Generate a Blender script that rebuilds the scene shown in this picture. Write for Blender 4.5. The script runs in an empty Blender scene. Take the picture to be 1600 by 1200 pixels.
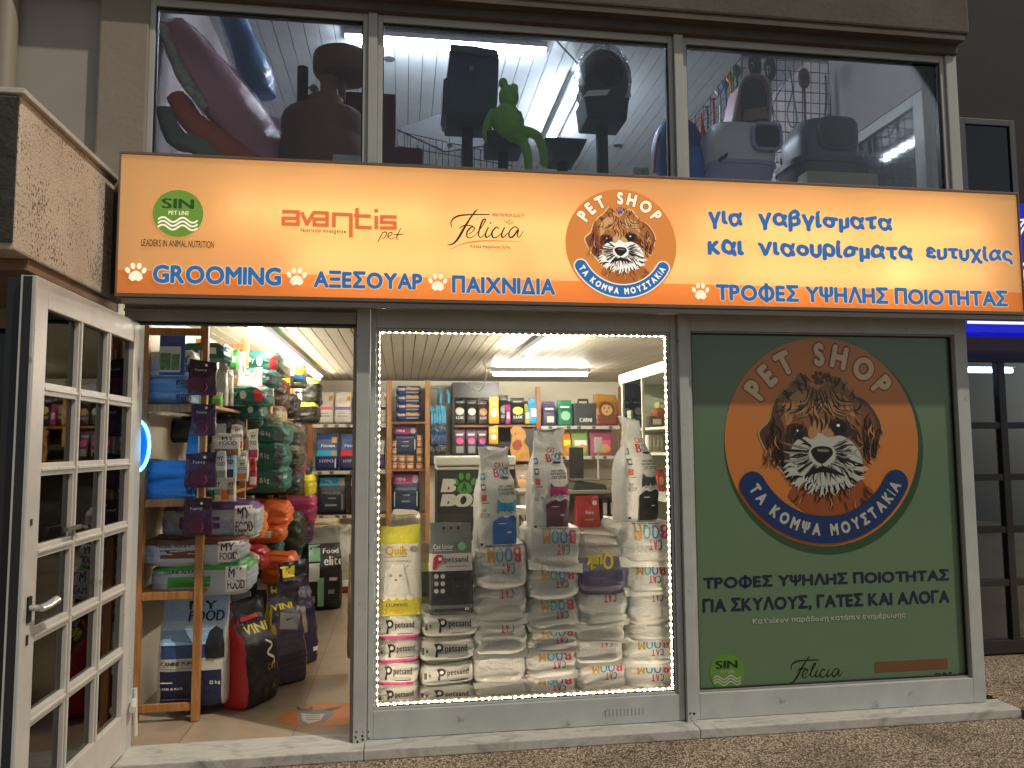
import bpy, bmesh, math, random
from mathutils import Vector, Matrix, Euler, noise
from mathutils.bvhtree import BVHTree
sc = bpy.context.scene
COL = sc.collection
rad = math.radians
random.seed(7)

# ---------------------------------------------------------------- camera
YAW, PITCH, ROLL, FPX = rad(8.2409), rad(4.6167), rad(-0.3777), 1174.54
CAM = Vector((0, -4.33745, 1.6))
_R = Vector((math.cos(YAW), -math.sin(YAW), 0)); _F = Vector((math.sin(YAW), math.cos(YAW), 0)); _Z = Vector((0, 0, 1))
FW = _F*math.cos(PITCH) + _Z*math.sin(PITCH); _U = -_F*math.sin(PITCH) + _Z*math.cos(PITCH)
RT = _R*math.cos(ROLL) + _U*math.sin(ROLL); UP = -_R*math.sin(ROLL) + _U*math.cos(ROLL)
cd = bpy.data.cameras.new('camera'); cam = bpy.data.objects.new('camera', cd); COL.objects.link(cam)
cd.sensor_width = 36; cd.lens = FPX*36/1600; cd.clip_end = 300; cd.clip_start = .05
M3 = Matrix((RT, UP, -FW)).transposed()
cam.matrix_world = Matrix.Translation(CAM) @ M3.to_4x4()
sc.camera = cam
# ---------------------------------------------------------------- night sky, street light, exposure
SUN_EL, SUN_AZ = rad(55), rad(125)          # the light that falls on the facade comes from high behind the viewer
w = bpy.data.worlds.new("World"); sc.world = w; w.use_nodes = True
nt = w.node_tree; bg = nt.nodes['Background']
sky = nt.nodes.new('ShaderNodeTexSky'); sky.sky_type = 'NISHITA'; sky.sun_disc = False
sky.sun_elevation = SUN_EL; sky.sun_rotation = SUN_AZ
hs = nt.nodes.new('ShaderNodeHueSaturation'); hs.inputs['Saturation'].default_value = .4
nt.links.new(sky.outputs[0], hs.inputs['Color']); nt.links.new(hs.outputs[0], bg.inputs[0]); bg.inputs[1].default_value = 0.06
sl = bpy.data.lights.new('street_light', 'SUN'); sl.energy = 2.5; sl.angle = rad(1.2); sl.color = (1, .91, .79)
so = bpy.data.objects.new('street_light', sl); COL.objects.link(so)
_d = Vector((math.sin(SUN_AZ)*math.cos(SUN_EL), math.cos(SUN_AZ)*math.cos(SUN_EL), math.sin(SUN_EL)))
so.rotation_euler = _d.to_track_quat('Z', 'Y').to_euler()
so.location = (2, -6, 8)
sc.view_settings.view_transform = 'Standard'; sc.view_settings.look = 'None'
sc.view_settings.exposure = 0.0; sc.view_settings.gamma = 1.0
sc.render.engine = 'CYCLES'; sc.cycles.use_denoising = True
sc.cycles.max_bounces = 7; sc.cycles.diffuse_bounces = 4; sc.cycles.glossy_bounces = 3
sc.cycles.transparent_max_bounces = 12; sc.cycles.caustics_reflective = False; sc.cycles.caustics_refractive = False
sc.cycles.sample_clamp_indirect = 4

def at(px, py, y):
    d = RT*((px-800)/FPX) + UP*((600-py)/FPX) + FW
    return CAM + d*((y-CAM.y)/d.y)
def atz(px, py, z):
    d = RT*((px-800)/FPX) + UP*((600-py)/FPX) + FW
    return CAM + d*((z-CAM.z)/d.z)
def atx(px, py, x):
    d = RT*((px-800)/FPX) + UP*((600-py)/FPX) + FW
    return CAM + d*((x-CAM.x)/d.x)

# ---------------------------------------------------------------- materials
def lin(c):
    if isinstance(c, str):
        c = [int(c[i:i+2], 16)/255 for i in (0, 2, 4)]
    return tuple((v/12.92 if v <= .04045 else ((v+.055)/1.055)**2.4) for v in c)
MC = {}
def N(t, kind, **kw):
    n = t.nodes.new('ShaderNode'+kind)
    for k, v in kw.items():
        if k in n.inputs: n.inputs[k].default_value = v
        else: setattr(n, k, v)
    return n
def ramp(t, fac, stops, const=False):
    r = t.nodes.new('ShaderNodeValToRGB'); cr = r.color_ramp
    cr.interpolation = 'CONSTANT' if const else 'LINEAR'
    cr.elements[0].position = stops[0][0]; cr.elements[0].color = (*stops[0][1], 1)
    cr.elements[1].position = stops[-1][0]; cr.elements[1].color = (*stops[-1][1], 1)
    for p, c in stops[1:-1]:
        e = cr.elements.new(p); e.color = (*c, 1)
    t.links.new(fac, r.inputs[0]); return r.outputs[0]
def PM(name, col, rough=.5, metal=0, var=0, vs=6, bump=0, bs=40, coat=0, spec=.5, stretch=None, dirt=None):
    """principled material: colour, mottled by `var`, bumped by noise"""
    if name in MC: return MC[name]
    m = bpy.data.materials.new(name); m.use_nodes = True; t = m.node_tree; b = t.nodes['Principled BSDF']
    c = lin(col); b.inputs['Base Color'].default_value = (*c, 1)
    b.inputs['Roughness'].default_value = rough; b.inputs['Metallic'].default_value = metal
    b.inputs['Coat Weight'].default_value = coat; b.inputs['Coat Roughness'].default_value = .12
    b.inputs['Specular IOR Level'].default_value = spec
    tc = N(t, 'TexCoord'); vec = tc.outputs['Object']
    if stretch:
        mp = N(t, 'Mapping'); mp.inputs['Scale'].default_value = stretch; t.links.new(vec, mp.inputs[0]); vec = mp.outputs[0]
    if var:
        n = N(t, 'TexNoise', Scale=vs, Detail=6.0, Roughness=.62); t.links.new(vec, n.inputs['Vector'])
        o = ramp(t, n.outputs[0], [(.3, tuple(x*(1-var) for x in c)), (.7, tuple(min(1, x*(1+var)) for x in c))])
        if dirt:
            n2 = N(t, 'TexNoise', Scale=dirt[0], Detail=8.0, Roughness=.7); t.links.new(vec, n2.inputs['Vector'])
            f = ramp(t, n2.outputs[0], [(dirt[1], (0, 0, 0)), (dirt[1]+.08, (1, 1, 1))])
            mx = N(t, 'MixRGB'); mx.inputs['Color2'].default_value = (*lin(dirt[2]), 1)
            t.links.new(f, mx.inputs['Fac']); t.links.new(o, mx.inputs['Color1']); o = mx.outputs[0]
        t.links.new(o, b.inputs['Base Color'])
    if bump:
        n = N(t, 'TexNoise', Scale=bs, Detail=4.0); t.links.new(vec, n.inputs['Vector'])
        bp = N(t, 'Bump', Strength=bump, Distance=.01); t.links.new(n.outputs[0], bp.inputs['Height']); t.links.new(bp.outputs[0], b.inputs['Normal'])
    MC[name] = m; return m
def EM(name, col, s=1.0):
    if name in MC: return MC[name]
    m = bpy.data.materials.new(name); m.use_nodes = True; t = m.node_tree; b = t.nodes['Principled BSDF']
    c = lin(col); b.inputs['Base Color'].default_value = (*[x*.3 for x in c], 1); b.inputs['Roughness'].default_value = .4
    b.inputs['Emission Color'].default_value = (*c, 1); b.inputs['Emission Strength'].default_value = s
    MC[name] = m; return m
def GLASS(name='clear_glass', tint=(.96, .98, .97), ior=1.45):
    if name in MC: return MC[name]
    m = bpy.data.materials.new(name); m.use_nodes = True; t = m.node_tree; t.nodes.remove(t.nodes['Principled BSDF'])
    tr = N(t, 'BsdfTransparent'); tr.inputs[0].default_value = (*tint, 1)
    gl = N(t, 'BsdfGlossy', Roughness=.02); fr = N(t, 'Fresnel', IOR=ior)
    mx = N(t, 'MixShader'); t.links.new(fr.outputs[0], mx.inputs[0]); t.links.new(tr.outputs[0], mx.inputs[1]); t.links.new(gl.outputs[0], mx.inputs[2])
    t.links.new(mx.outputs[0], t.nodes['Material Output'].inputs[0]); MC[name] = m; return m
def FILM(name, op=.25, rough=.15):
    """thin crinkled clear plastic"""
    if name in MC: return MC[name]
    m = bpy.data.materials.new(name); m.use_nodes = True; t = m.node_tree; t.nodes.remove(t.nodes['Principled BSDF'])
    tr = N(t, 'BsdfTransparent'); gl = N(t, 'BsdfGlossy', Roughness=rough)
    lw = N(t, 'LayerWeight', Blend=op)
    n = N(t, 'TexNoise', Scale=28.0, Detail=5.0, Distortion=1.2); tc = N(t, 'TexCoord'); t.links.new(tc.outputs['Object'], n.inputs['Vector'])
    bp = N(t, 'Bump', Strength=.9, Distance=.02); t.links.new(n.outputs[0], bp.inputs['Height'])
    t.links.new(bp.outputs[0], gl.inputs['Normal']); t.links.new(bp.outputs[0], lw.inputs['Normal'])
    mx = N(t, 'MixShader'); t.links.new(lw.outputs['Fresnel'], mx.inputs[0]); t.links.new(tr.outputs[0], mx.inputs[1]); t.links.new(gl.outputs[0], mx.inputs[2])
    t.links.new(mx.outputs[0], t.nodes['Material Output'].inputs[0]); MC[name] = m; return m
def BM(stops, side=None, rough=.32, bump=.35):
    """printed bag plastic: colour bands by height of the bag, optional gusset colour"""
    key = 'bag_'+'_'.join('%d%s' % (p*100, c) for p, c in stops)+(side or '')+str(rough)
    if key in MC: return MC[key]
    m = bpy.data.materials.new('printed_plastic'); m.use_nodes = True; t = m.node_tree; b = t.nodes['Principled BSDF']
    b.inputs['Roughness'].default_value = rough
    tc = N(t, 'TexCoord'); sp = N(t, 'SeparateXYZ'); t.links.new(tc.outputs['Generated'], sp.inputs[0])
    if len(stops) == 1: stops = [stops[0], (1.0, stops[0][1])]
    o = ramp(t, sp.outputs['Z'], [(p, lin(c)) for p, c in stops], True)
    if side:
        sn = N(t, 'SeparateXYZ'); t.links.new(tc.outputs['Normal'], sn.inputs[0])
        ab = N(t, 'Math', operation='ABSOLUTE'); t.links.new(sn.outputs['X'], ab.inputs[0])
        gt = N(t, 'Math', operation='GREATER_THAN'); gt.inputs[1].default_value = .5; t.links.new(ab.outputs[0], gt.inputs[0])
        mx = N(t, 'MixRGB'); mx.inputs['Color2'].default_value = (*lin(side), 1)
        t.links.new(gt.outputs[0], mx.inputs['Fac']); t.links.new(o, mx.inputs['Color1']); o = mx.outputs[0]
    t.links.new(o, b.inputs['Base Color'])
    n = N(t, 'TexNoise', Scale=26.0, Detail=5.0, Distortion=1.5); t.links.new(tc.outputs['Object'], n.inputs['Vector'])
    rd = N(t, 'Math', operation='SUBTRACT'); rd.inputs[1].default_value = .5; t.links.new(n.outputs[0], rd.inputs[0]); ab2 = N(t, 'Math', operation='ABSOLUTE'); t.links.new(rd.outputs[0], ab2.inputs[0])
    bp = N(t, 'Bump', Strength=bump*1.6, Distance=.02); t.links.new(ab2.outputs[0], bp.inputs['Height']); t.links.new(bp.outputs[0], b.inputs['Normal'])
    MC[key] = m; return m
INK = {'k': '17161a', 'w': 'ece9e2', 'r': 'c8202a', 'b': '1f6fc0', 'c': '35a3cc', 'y': 'ead93a', 'g': '3f9a3c', 'o': 'e0752a', 'p': '6b4a86',
       'm': 'b0235f', 'n': '1b2350', 'v': '5a1a33', 'gr': '8a8a88', 'lg': 'c9c7bf', 'dg': '3a3b3e', 't': '1f6b5a', 'pk': 'd4508a', 'br': '8a5a34',
       'gd': 'c9922f', 'cr': 'e6dcc0', 'sk': '9cc3dd', 'mt': '8fc7a0', 'db': '123e86', 'tan': 'c79a62', 'bb':'6a3d22', 'r2': 'b8323c', 'b2': '2f78b0', 'c2': '3f9fb0', 'g2': 'c4953a', 't2': '2a7a78'}
def ink(k): return PM('ink_'+k, INK[k], .38)

# ---------------------------------------------------------------- mesh building
class MB:
    def __init__(s): s.v = []; s.f = []; s.m = []
    def add(s, vs, fs, mi=0):
        o = len(s.v); s.v += [Vector(v) for v in vs]; s.f += [tuple(i+o for i in f) for f in fs]; s.m += [mi]*len(fs); return s
    def box(s, x0, x1, y0, y1, z0, z1, mi=0):
        return s.add([(x0,y0,z0),(x1,y0,z0),(x1,y1,z0),(x0,y1,z0),(x0,y0,z1),(x1,y0,z1),(x1,y1,z1),(x0,y1,z1)],
                     [(0,3,2,1),(4,5,6,7),(0,1,5,4),(1,2,6,5),(2,3,7,6),(3,0,4,7)], mi)
    def tube(s, pts, r, n=10, mi=0, cap=True, rr=None, flat=1.0):
        pts = [Vector(p) for p in pts]; rings = []
        for i, p in enumerate(pts):
            d = (pts[min(i+1, len(pts)-1)]-pts[max(i-1, 0)]).normalized()
            a = d.orthogonal().normalized() if i == 0 else (a-d*a.dot(d)).normalized()
            b = d.cross(a); q = rr[i] if rr else r
            rings.append([p+(a*math.cos(2*math.pi*k/n)+b*math.sin(2*math.pi*k/n)*flat)*q for k in range(n)])
        return s.loft(rings, mi, cap)
    def loft(s, rings, mi=0, cap=True):
        n = len(rings[0]); o = len(s.v)
        for r in rings: s.v += [Vector(v) for v in r]
        for i in range(len(rings)-1):
            for k in range(n):
                s.f.append((o+i*n+k, o+i*n+(k+1) % n, o+(i+1)*n+(k+1) % n, o+(i+1)*n+k)); s.m.append(mi)
        if cap:
            s.f.append(tuple(o+k for k in reversed(range(n)))); s.m.append(mi)
            s.f.append(tuple(o+(len(rings)-1)*n+k for k in range(n))); s.m.append(mi)
        return s
    def lathe(s, prof, c=(0, 0, 0), n=24, mi=0, sx=1, sy=1):
        return s.loft([[(c[0]+r*sx*math.cos(2*math.pi*k/n), c[1]+r*sy*math.sin(2*math.pi*k/n), c[2]+z) for k in range(n)] for r, z in prof], mi)
    def ell(s, c, rx, ry, rz, n=16, m=10, mi=0, rot=None):
        rings = []
        for i in range(m+1):
            a = -math.pi/2+math.pi*i/m; r = max(math.cos(a), .02)
            ring = [Vector((rx*r*math.cos(2*math.pi*k/n), ry*r*math.sin(2*math.pi*k/n), rz*math.sin(a))) for k in range(n)]
            if rot: ring = [rot @ v for v in ring]
            rings.append([v+Vector(c) for v in ring])
        return s.loft(rings, mi)
    def prism(s, poly, y0, y1, mi=0):
        """polygon in x,z pushed through from y0 to y1"""
        n = len(poly); vs = [(x, y0, z) for x, z in poly]+[(x, y1, z) for x, z in poly]
        return s.add(vs, [tuple(range(n)), tuple(reversed(range(n, 2*n)))]+[(i, i+n, (i+1) % n+n, (i+1) % n) for i in range(n)], mi)
def mesh(name, mb, mats, off=(0, 0, 0), smooth=False, bev=0, angle=40):
    me = bpy.data.meshes.new(name); o = Vector(off)
    me.from_pydata([v-o for v in mb.v], [], mb.f)
    if not isinstance(mats, (list, tuple)): mats = [mats]
    for m in mats: me.materials.append(m)
    me.polygons.foreach_set('material_index', mb.m)
    bm = bmesh.new(); bm.from_mesh(me); bmesh.ops.recalc_face_normals(bm, faces=bm.faces)
    if bev:
        ed = [e for e in bm.edges if len(e.link_faces) == 2 and e.calc_face_angle(0) > rad(30)]
        bmesh.ops.bevel(bm, geom=ed, offset=bev, segments=2, profile=.6, affect='EDGES', clamp_overlap=True)
    if smooth:
        for f in bm.faces: f.smooth = True
        for e in bm.edges:
            if len(e.link_faces) == 2 and e.calc_face_angle(0) > rad(angle): e.smooth = False
    bm.to_mesh(me); bm.free(); return me
def tag(o, label=None, cat=None, group=None, kind=None):
    if label: o['label'] = label
    if cat: o['category'] = cat
    if group: o['group'] = group
    if kind: o['kind'] = kind
    return o
def thing(name, label, cat, loc=(0, 0, 0), group=None, rz=0):
    o = bpy.data.objects.new(name, None); COL.objects.link(o); o.empty_display_size = .1
    o.location = loc; o.rotation_euler = (0, 0, rz); return tag(o, label, cat, group)
def part(name, mb, mats, parent, smooth=False, bev=0, world=True, angle=40):
    """a child mesh; its vertices are given in world space (or in the parent's own space)"""
    off = Vector((0, 0, 0))
    if world:
        p = parent
        while p: off += Vector(p.location); p = p.parent
    o = bpy.data.objects.new(name, mesh(name, mb, mats, off, smooth, bev, angle)); COL.objects.link(o); o.parent = parent; return o
def solo(name, mb, mats, label, cat, group=None, smooth=False, bev=0, off=None, angle=40):
    if off is None:
        n = len(mb.v); off = (sum(v.x for v in mb.v)/n, sum(v.y for v in mb.v)/n, min(v.z for v in mb.v))
    o = bpy.data.objects.new(name, mesh(name, mb, mats, off, smooth, bev, angle)); o.location = off; COL.objects.link(o); return tag(o, label, cat, group)
def struct(name, mb, mats, smooth=False, bev=0):
    o = bpy.data.objects.new(name, mesh(name, mb, mats, (0, 0, 0), smooth, bev)); COL.objects.link(o); o['kind'] = 'structure'; return o

# ---------------------------------------------------------------- lettering and flat print
_tc = {}
LATIN = dict(zip('\u0391\u039a\u03a1\u03a7\u0392\u0395\u0396\u0397\u0399\u039c\u039d\u039f\u03a4\u03a5\u03bf', 'AKPXBEZHIMNOTYo'))
def raw(s):
    c = bpy.data.curves.new('lettering', 'FONT'); c.body = s; c.size = 1; c.resolution_u = 4
    o = bpy.data.objects.new('lettering', c); me = bpy.data.meshes.new_from_object(o)
    vs = [(v.co.x, v.co.y) for v in me.vertices]; fs = [tuple(q.vertices) for q in me.polygons]
    bpy.data.objects.remove(o); bpy.data.curves.remove(c); bpy.data.meshes.remove(me)
    x0 = min([v[0] for v in vs] or [0]); return [(x-x0, y) for x, y in vs], fs
def glyph(ch):
    if ('g', ch) in _tc: return _tc[('g', ch)]
    vs, fs = [], []
    def bar(x0, x1, z0, z1): o = len(vs); vs.extend([(x0, z0), (x1, z0), (x1, z1), (x0, z1)]); fs.append((o, o+1, o+2, o+3))
    if ch in '\u03a6\u03a8\u03c3\u03ba\u03c0':
        b_, f_ = raw({'\u03a6': 'O', '\u03a8': 'U', '\u03c3': 'o', '\u03ba': 'K', '\u03c0': 'n'}[ch])
        wd = max(v[0] for v in b_); ht = max(v[1] for v in b_); fs = list(f_)
        if ch == '\u03a6': vs = list(b_); bar(wd/2-.05, wd/2+.05, -.07, .79)
        elif ch == '\u03a8': vs = [(x*1.08, .24+y*.68) for x, y in b_]; bar(wd*.54-.05, wd*.54+.05, 0, ht)
        elif ch == '\u03c3': vs = list(b_); bar(wd*.45, wd+.13, ht-.085, ht)
        elif ch == '\u03ba': vs = [(x*.78, y*.74) for x, y in b_]
        else: fs = []; bar(0, .56, .44, .53); bar(.07, .165, 0, .439); bar(.40, .495, 0, .439)
    else: vs, fs = raw(LATIN.get(ch, ch))
    _tc[('g', ch)] = (vs, fs); return vs, fs
def tmesh(s, bold=0, shear=0):
    k = (s, shear)
    if k not in _tc:
        vs, fs = [], []; pen = 0
        for ch in s:
            if ch == ' ': pen += .3; continue
            g, f = glyph(ch); o = len(vs); vs += [(x+pen+y*shear, y) for x, y in g]; fs += [tuple(i+o for i in q) for q in f]
            pen += max(x for x, y in g)+(.085 if ch in 'ATLVY\u0391\u03a4\u039b\u0393\u03a5' else .125)
        _tc[k] = (vs, fs)
    return _tc[k]
def fit(s, x0, x1, z0, z1, bold=0, shear=0, flip=False, ref=None, hv=False):
    """lettering squeezed into a box; bold lettering is several copies side by side, each a hair above the last"""
    vs, fs = tmesh(str(s), 0, shear)
    bx = [v[0] for v in vs]; bz = [v[1] for v in (tmesh(ref, 0, 0)[0] if ref else vs)]
    a, b, c, d = min(bx)-bold, max(bx)+bold, min(bz)-(bold if hv else 0), max(bz)+(bold if hv else 0)
    out = []; of = []; sh = [(0, 0)]
    if bold: sh = [(-bold, 0), (bold, 0), (0, 0)]
    if bold and hv: sh = [(-bold, 0), (bold, 0), (0, -bold), (0, bold), (-bold*.7, -bold*.7), (bold*.7, bold*.7), (bold*.7, -bold*.7), (-bold*.7, bold*.7)]
    for k, (dx, dz) in enumerate(sh):
        o = len(out)
        for x, z in vs:
            u, t = (x+dx-a)/(b-a or 1), (z+dz-c)/(d-c or 1)
            if flip: u, t = 1-u, 1-t
            out.append((x0+u*(x1-x0), z0+t*(z1-z0), k*.00012))
        of += [tuple(i+o for i in f) for f in fs]
    return out, of
def rect(x0, x1, z0, z1): return [(x0, z0), (x1, z0), (x1, z1), (x0, z1)], [(0, 1, 2, 3)]
def poly(pts): return list(pts), [tuple(range(len(pts)))]
def oval(cx, cz, rx, rz, n=28): return poly([(cx+rx*math.cos(2*math.pi*k/n), cz+rz*math.sin(2*math.pi*k/n)) for k in range(n)])
def smoothline(pts, k=5):
    out = []; P = [pts[0]]+list(pts)+[pts[-1]]
    for i in range(1, len(P)-2):
        for j in range(k):
            t = j/k; a, b, c, d = P[i-1], P[i], P[i+1], P[i+2]
            out.append(tuple(.5*((2*b[q])+(-a[q]+c[q])*t+(2*a[q]-5*b[q]+4*c[q]-d[q])*t*t+(-a[q]+3*b[q]-3*c[q]+d[q])*t**3) for q in range(len(b))))
    out.append(tuple(pts[-1])); return out
def stroke(pts, w0, w1=None, w2=None, k=5, sm=True):
    """a pen stroke: width w0 at its start, w1 in its middle, w2 at its end"""
    w1 = w0 if w1 is None else w1; w2 = w1 if w2 is None else w2
    p = smoothline(pts, k) if sm else list(pts); n = len(p); L = []; Rr = []
    for i in range(n):
        a, b = p[max(i-1, 0)], p[min(i+1, n-1)]; dx, dz = b[0]-a[0], b[1]-a[1]; l = math.hypot(dx, dz) or 1
        t = i/(n-1); ww = (w0+(w1-w0)*t*2 if t < .5 else w1+(w2-w1)*(t*2-1))/2
        L.append((p[i][0]-dz/l*ww, p[i][1]+dx/l*ww)); Rr.append((p[i][0]+dz/l*ww, p[i][1]-dx/l*ww))
    return L+Rr, [(i, i+1, n+i+1, n+i) for i in range(n-1)]
def shift(fl, dx=0, dz=0, sx=1, sz=1): return [(q[0]*sx+dx, q[1]*sz+dz)+tuple(q[2:]) for q in fl[0]], fl[1]
def paw(cx, cz, r):
    out = [poly([(cx+r*x, cz+r*z) for x, z in ((-.62,-.62),(-.3,-.9),(0,-.78),(.3,-.9),(.62,-.62),(.55,-.25),(.3,.0),(.0,.12),(-.3,.0),(-.55,-.25))])]
    for x, z, a in ((-.72,.12,.4),(-.28,.55,.1),(.28,.55,-.1),(.72,.12,-.4)):
        out.append(poly([(cx+r*(x+.2*math.cos(q)*math.cos(a)-.3*math.sin(q)*math.sin(a)), cz+r*(z+.2*math.cos(q)*math.sin(a)+.3*math.sin(q)*math.cos(a))) for q in [2*math.pi*k/14 for k in range(14)]]))
    return out
def catface(cx, cz, w, h):
    """a cat's head with two ears, cut off in a moustache curve below"""
    P = [(-.5,-.35),(-.5,.1),(-.48,.5),(-.3,.28),(0,.24),(.3,.28),(.48,.5),(.5,.1),(.5,-.35),(.28,-.22),(.1,-.3),(0,-.12),(-.1,-.3),(-.28,-.22)]
    return poly([(cx+x*w, cz+z*h) for x, z in P])
def onto(mb, fl, fn, mi=0):
    out = []
    for q in fl[0]:
        v = Vector(fn(q[0], q[1]))
        if len(q) > 2: v += LIFT*q[2]
        out.append(v)
    return mb.add(out, fl[1], mi)
LIFT = Vector((0, -1, 0))
def wrap(mb, fl, bvh, eps, mi, axis='f', cell=.03):
    """lay flat print on a bag's skin: cut it to a grid, then move each point onto the surface"""
    bm = bmesh.new(); vs = [bm.verts.new((q[0], q[2] if len(q) > 2 else 0, q[1])) for q in fl[0]]
    for f in fl[1]:
        try: bm.faces.new([vs[i] for i in f])
        except ValueError: pass
    bmesh.ops.triangulate(bm, faces=bm.faces)
    xs = [v[0] for v in fl[0]]; zs = [v[1] for v in fl[0]]
    for ax, lo, hi in ((0, min(xs), max(xs)), (2, min(zs), max(zs))):
        q = math.floor(lo/cell)+1
        while q*cell < hi:
            co = [0, 0, 0]; no = [0, 0, 0]; co[ax] = q*cell; no[ax] = 1
            bmesh.ops.bisect_plane(bm, geom=bm.verts[:]+bm.edges[:]+bm.faces[:], plane_co=co, plane_no=no, dist=1e-6); q += 1
    dead = []
    for v in bm.verts:
        u, t, ly = v.co.x, v.co.z, v.co.y
        o, d = {'f': ((u, -3, t), (0, 1, 0)), 'r': ((3, u, t), (-1, 0, 0)), 't': ((u, t, 3), (0, 0, -1))}[axis]
        h = bvh.ray_cast(Vector(o), Vector(d))
        if h[0] is None: dead.append(v)
        else: v.co = h[0]-Vector(d)*(eps+ly)
    bmesh.ops.delete(bm, geom=dead, context='VERTS')
    bm.verts.index_update()
    mb.add([v.co.copy() for v in bm.verts], [tuple(v.index for v in f.verts) for f in bm.faces], mi); bm.free()

# ---------------------------------------------------------------- soft bags
def wr(p, seed, a, k=9):
    q = Vector(p)*k+Vector((seed*3.1, seed*7.7, seed*1.3))
    return a*(noise.noise(q)+.5*noise.noise(q*2.3))
def crease(p, seed, a, k=11):
    """sharp folds"""
    q = Vector(p)*k+Vector((seed*2.3, seed*5.1, seed*9.7)); q += Vector((noise.noise(q*.6+Vector((7, 0, 0))), noise.noise(q*.6+Vector((0, 9, 0))), 0))*.8
    return a*(.6-2.2*abs(noise.noise(q)))+a*.5*(.5-2*abs(noise.noise(q*2.1)))
def pouch(W, T, H, seed=0, a=.006, seal=.9, fl=.16, neck=1.0, bow=0, n=44, m=34, notch=0, topx=0, tilt=0):
    """standing gusseted bag: block bottom, belly, pressed seal along the top; front towards -y"""
    mb = MB(); rings = []
    for i in range(m+1):
        s = i/m
        if s < .05: tk, wd = .84+.16*s/.05, .95+.05*s/.05
        elif s < .5: tk, wd = 1.0+.06*math.sin((s-.05)/.45*math.pi), 1.0
        elif s < seal: q = (s-.5)/(seal-.5); q = q*q*(3-2*q); tk, wd = 1.0-(1-fl)*q, 1.0-(1-neck)*q
        else: q = (s-seal)/(1-seal); tk, wd = fl*(1-.4*q), neck+(1-neck)*.35*q
        ring = []
        for k in range(n):
            an = 2*math.pi*k/n+math.pi/n; c, d = math.cos(an), math.sin(an); e = .34 if s < seal else .5
            x = W/2*wd*math.copysign(abs(c)**e, c); y = T/2*tk*math.copysign(abs(d)**(e+.1), d)
            if abs(x) > W*wd*.44 and s > .3: x -= math.copysign(W*.05*(1-abs(y)/(T/2*tk+1e-6))*min(1, (s-.3)/.3), x)   # tucked gusset
            z = H*s
            g = crease((x*1.2, y*.5, z*.8), seed, a)*(.5+s)+wr((x, y, z), seed+3, a*.8, 5)
            x += g*.5*c; y += g*math.copysign(abs(d)**.5, d)+(wr((x, 0, z), seed+6, a*1.8, 14)*max(0, s-.6)*2); z += wr((x, 0, 0), seed+5, a*2.4, 10)*(s**3)
            q2 = max(0, (s-.55)/.45)**2; ux = x/(W/2)
            x += topx*W*q2; z -= notch*H*(1-min(1, abs(ux)/(neck*.9+.01)))*max(0, (s-.6)/.4)**2; z += tilt*H*ux*.5*q2
            ring.append((x, y+bow*s*s, z))
        rings.append(ring)
    mb.loft(rings); return mb
def pillow(W, L, H, seed=0, a=.007, e=.27, n=24, flap=0):
    """lying sack: plump block with folded ends, x width, y length, z height; base at z=0"""
    mb = MB(); rings = []; m = 56; rs = random.Random(seed); tl = rs.uniform(-.10, .10); fz = rs.uniform(.16, .34); lean = rs.uniform(-.2, .2)
    for i in range(n+1):
        t = -1+2*i/n; r = max((1-abs(t)**9)**.45 if abs(t) < 1 else 0, .86)
        ring = []
        for k in range(m):
            an = 2*math.pi*k/m+math.pi/m; c, d = math.cos(an), math.sin(an); ee = e+.12*abs(t)
            x = W/2*math.copysign(abs(c)**ee, c)*(1-(1-r)*.7); y = L/2*math.copysign(abs(d)**ee, d)*(1-(1-r)*min(1, H/L*1.5)); z = H/2+H/2*t
            z += tl*x*(.4+.6*(t+1)/2)*.5
            g = crease((x, y*.6, z*1.5), seed, a)+wr((x, y, z), seed+2, a*1.2, 6); x += g*c; y += g*d; z += wr((x, y, 0), seed+9, a*1.6, 8)*(1 if t > 0 else .3)
            if flap and d < -.2:
                zz = z/H-fz-lean*x/W; y -= flap*max(0, min(1, .5-zz*9))*(1-abs(2*x/W)**8)
            ring.append((x, y, z))
        rings.append(ring)
    mb.loft(rings); return mb
def bag(name, mb, mat, label, cat, loc, group=None, rot=(0, 0, 0), decs=(), W=1, H=1, eps=.0024, pname='printed_label', L=1):
    """decs: (kind, ..., ink[, axis]) in fractions of the bag: u -.5..0.5 across, v 0..1 up"""
    o = bpy.data.objects.new(name, mesh(name, mb, mat, smooth=True, angle=75)); COL.objects.link(o)
    o.location = loc; o.rotation_euler = rot; tag(o, label, cat, group)
    if decs:
        bvh = BVHTree.FromPolygons([v[:] for v in mb.v], mb.f); pm = MB(); mats = []
        for i, d in enumerate(decs):
            k = d[0]; ax = 'f'; d = list(d)
            if d[-1] in ('f', 'r', 't') and isinstance(d[-2], str) and d[-2] in INK: ax = d.pop()
            c = d[-1]
            if c not in mats: mats.append(c)
            if k == 'T': fl = fit(d[1], d[2], d[3], d[4], d[5], .025, 0)
            elif k == 'U': fl = fit(d[1], d[2], d[3], d[4], d[5], .045, 0, True)
            elif k == 'R': fl = rect(*d[1:5])
            elif k == 'O': fl = oval(*d[1:5], 20)
            elif k == 'P': fl = poly(d[1])
            elif k == 'C': fl = catface(*d[1:5])
            elif k == 'S': fl = stroke(d[1], d[2], d[3], d[4])
            elif k == 'F': fl = d[1]
            sc_u = W if ax != 'r' else L
            fl = ([(q[0]*sc_u, q[1]*(H if ax != 't' else L))+tuple(q[2:]) for q in fl[0]], fl[1])
            wrap(pm, fl, bvh, eps+.0005*i, mats.index(c), ax, max(.012, W/18))
        if pm.f:
            p = bpy.data.objects.new(pname, mesh(pname, pm, [ink(c) for c in mats])); COL.objects.link(p); p.parent = o
    return o
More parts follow.
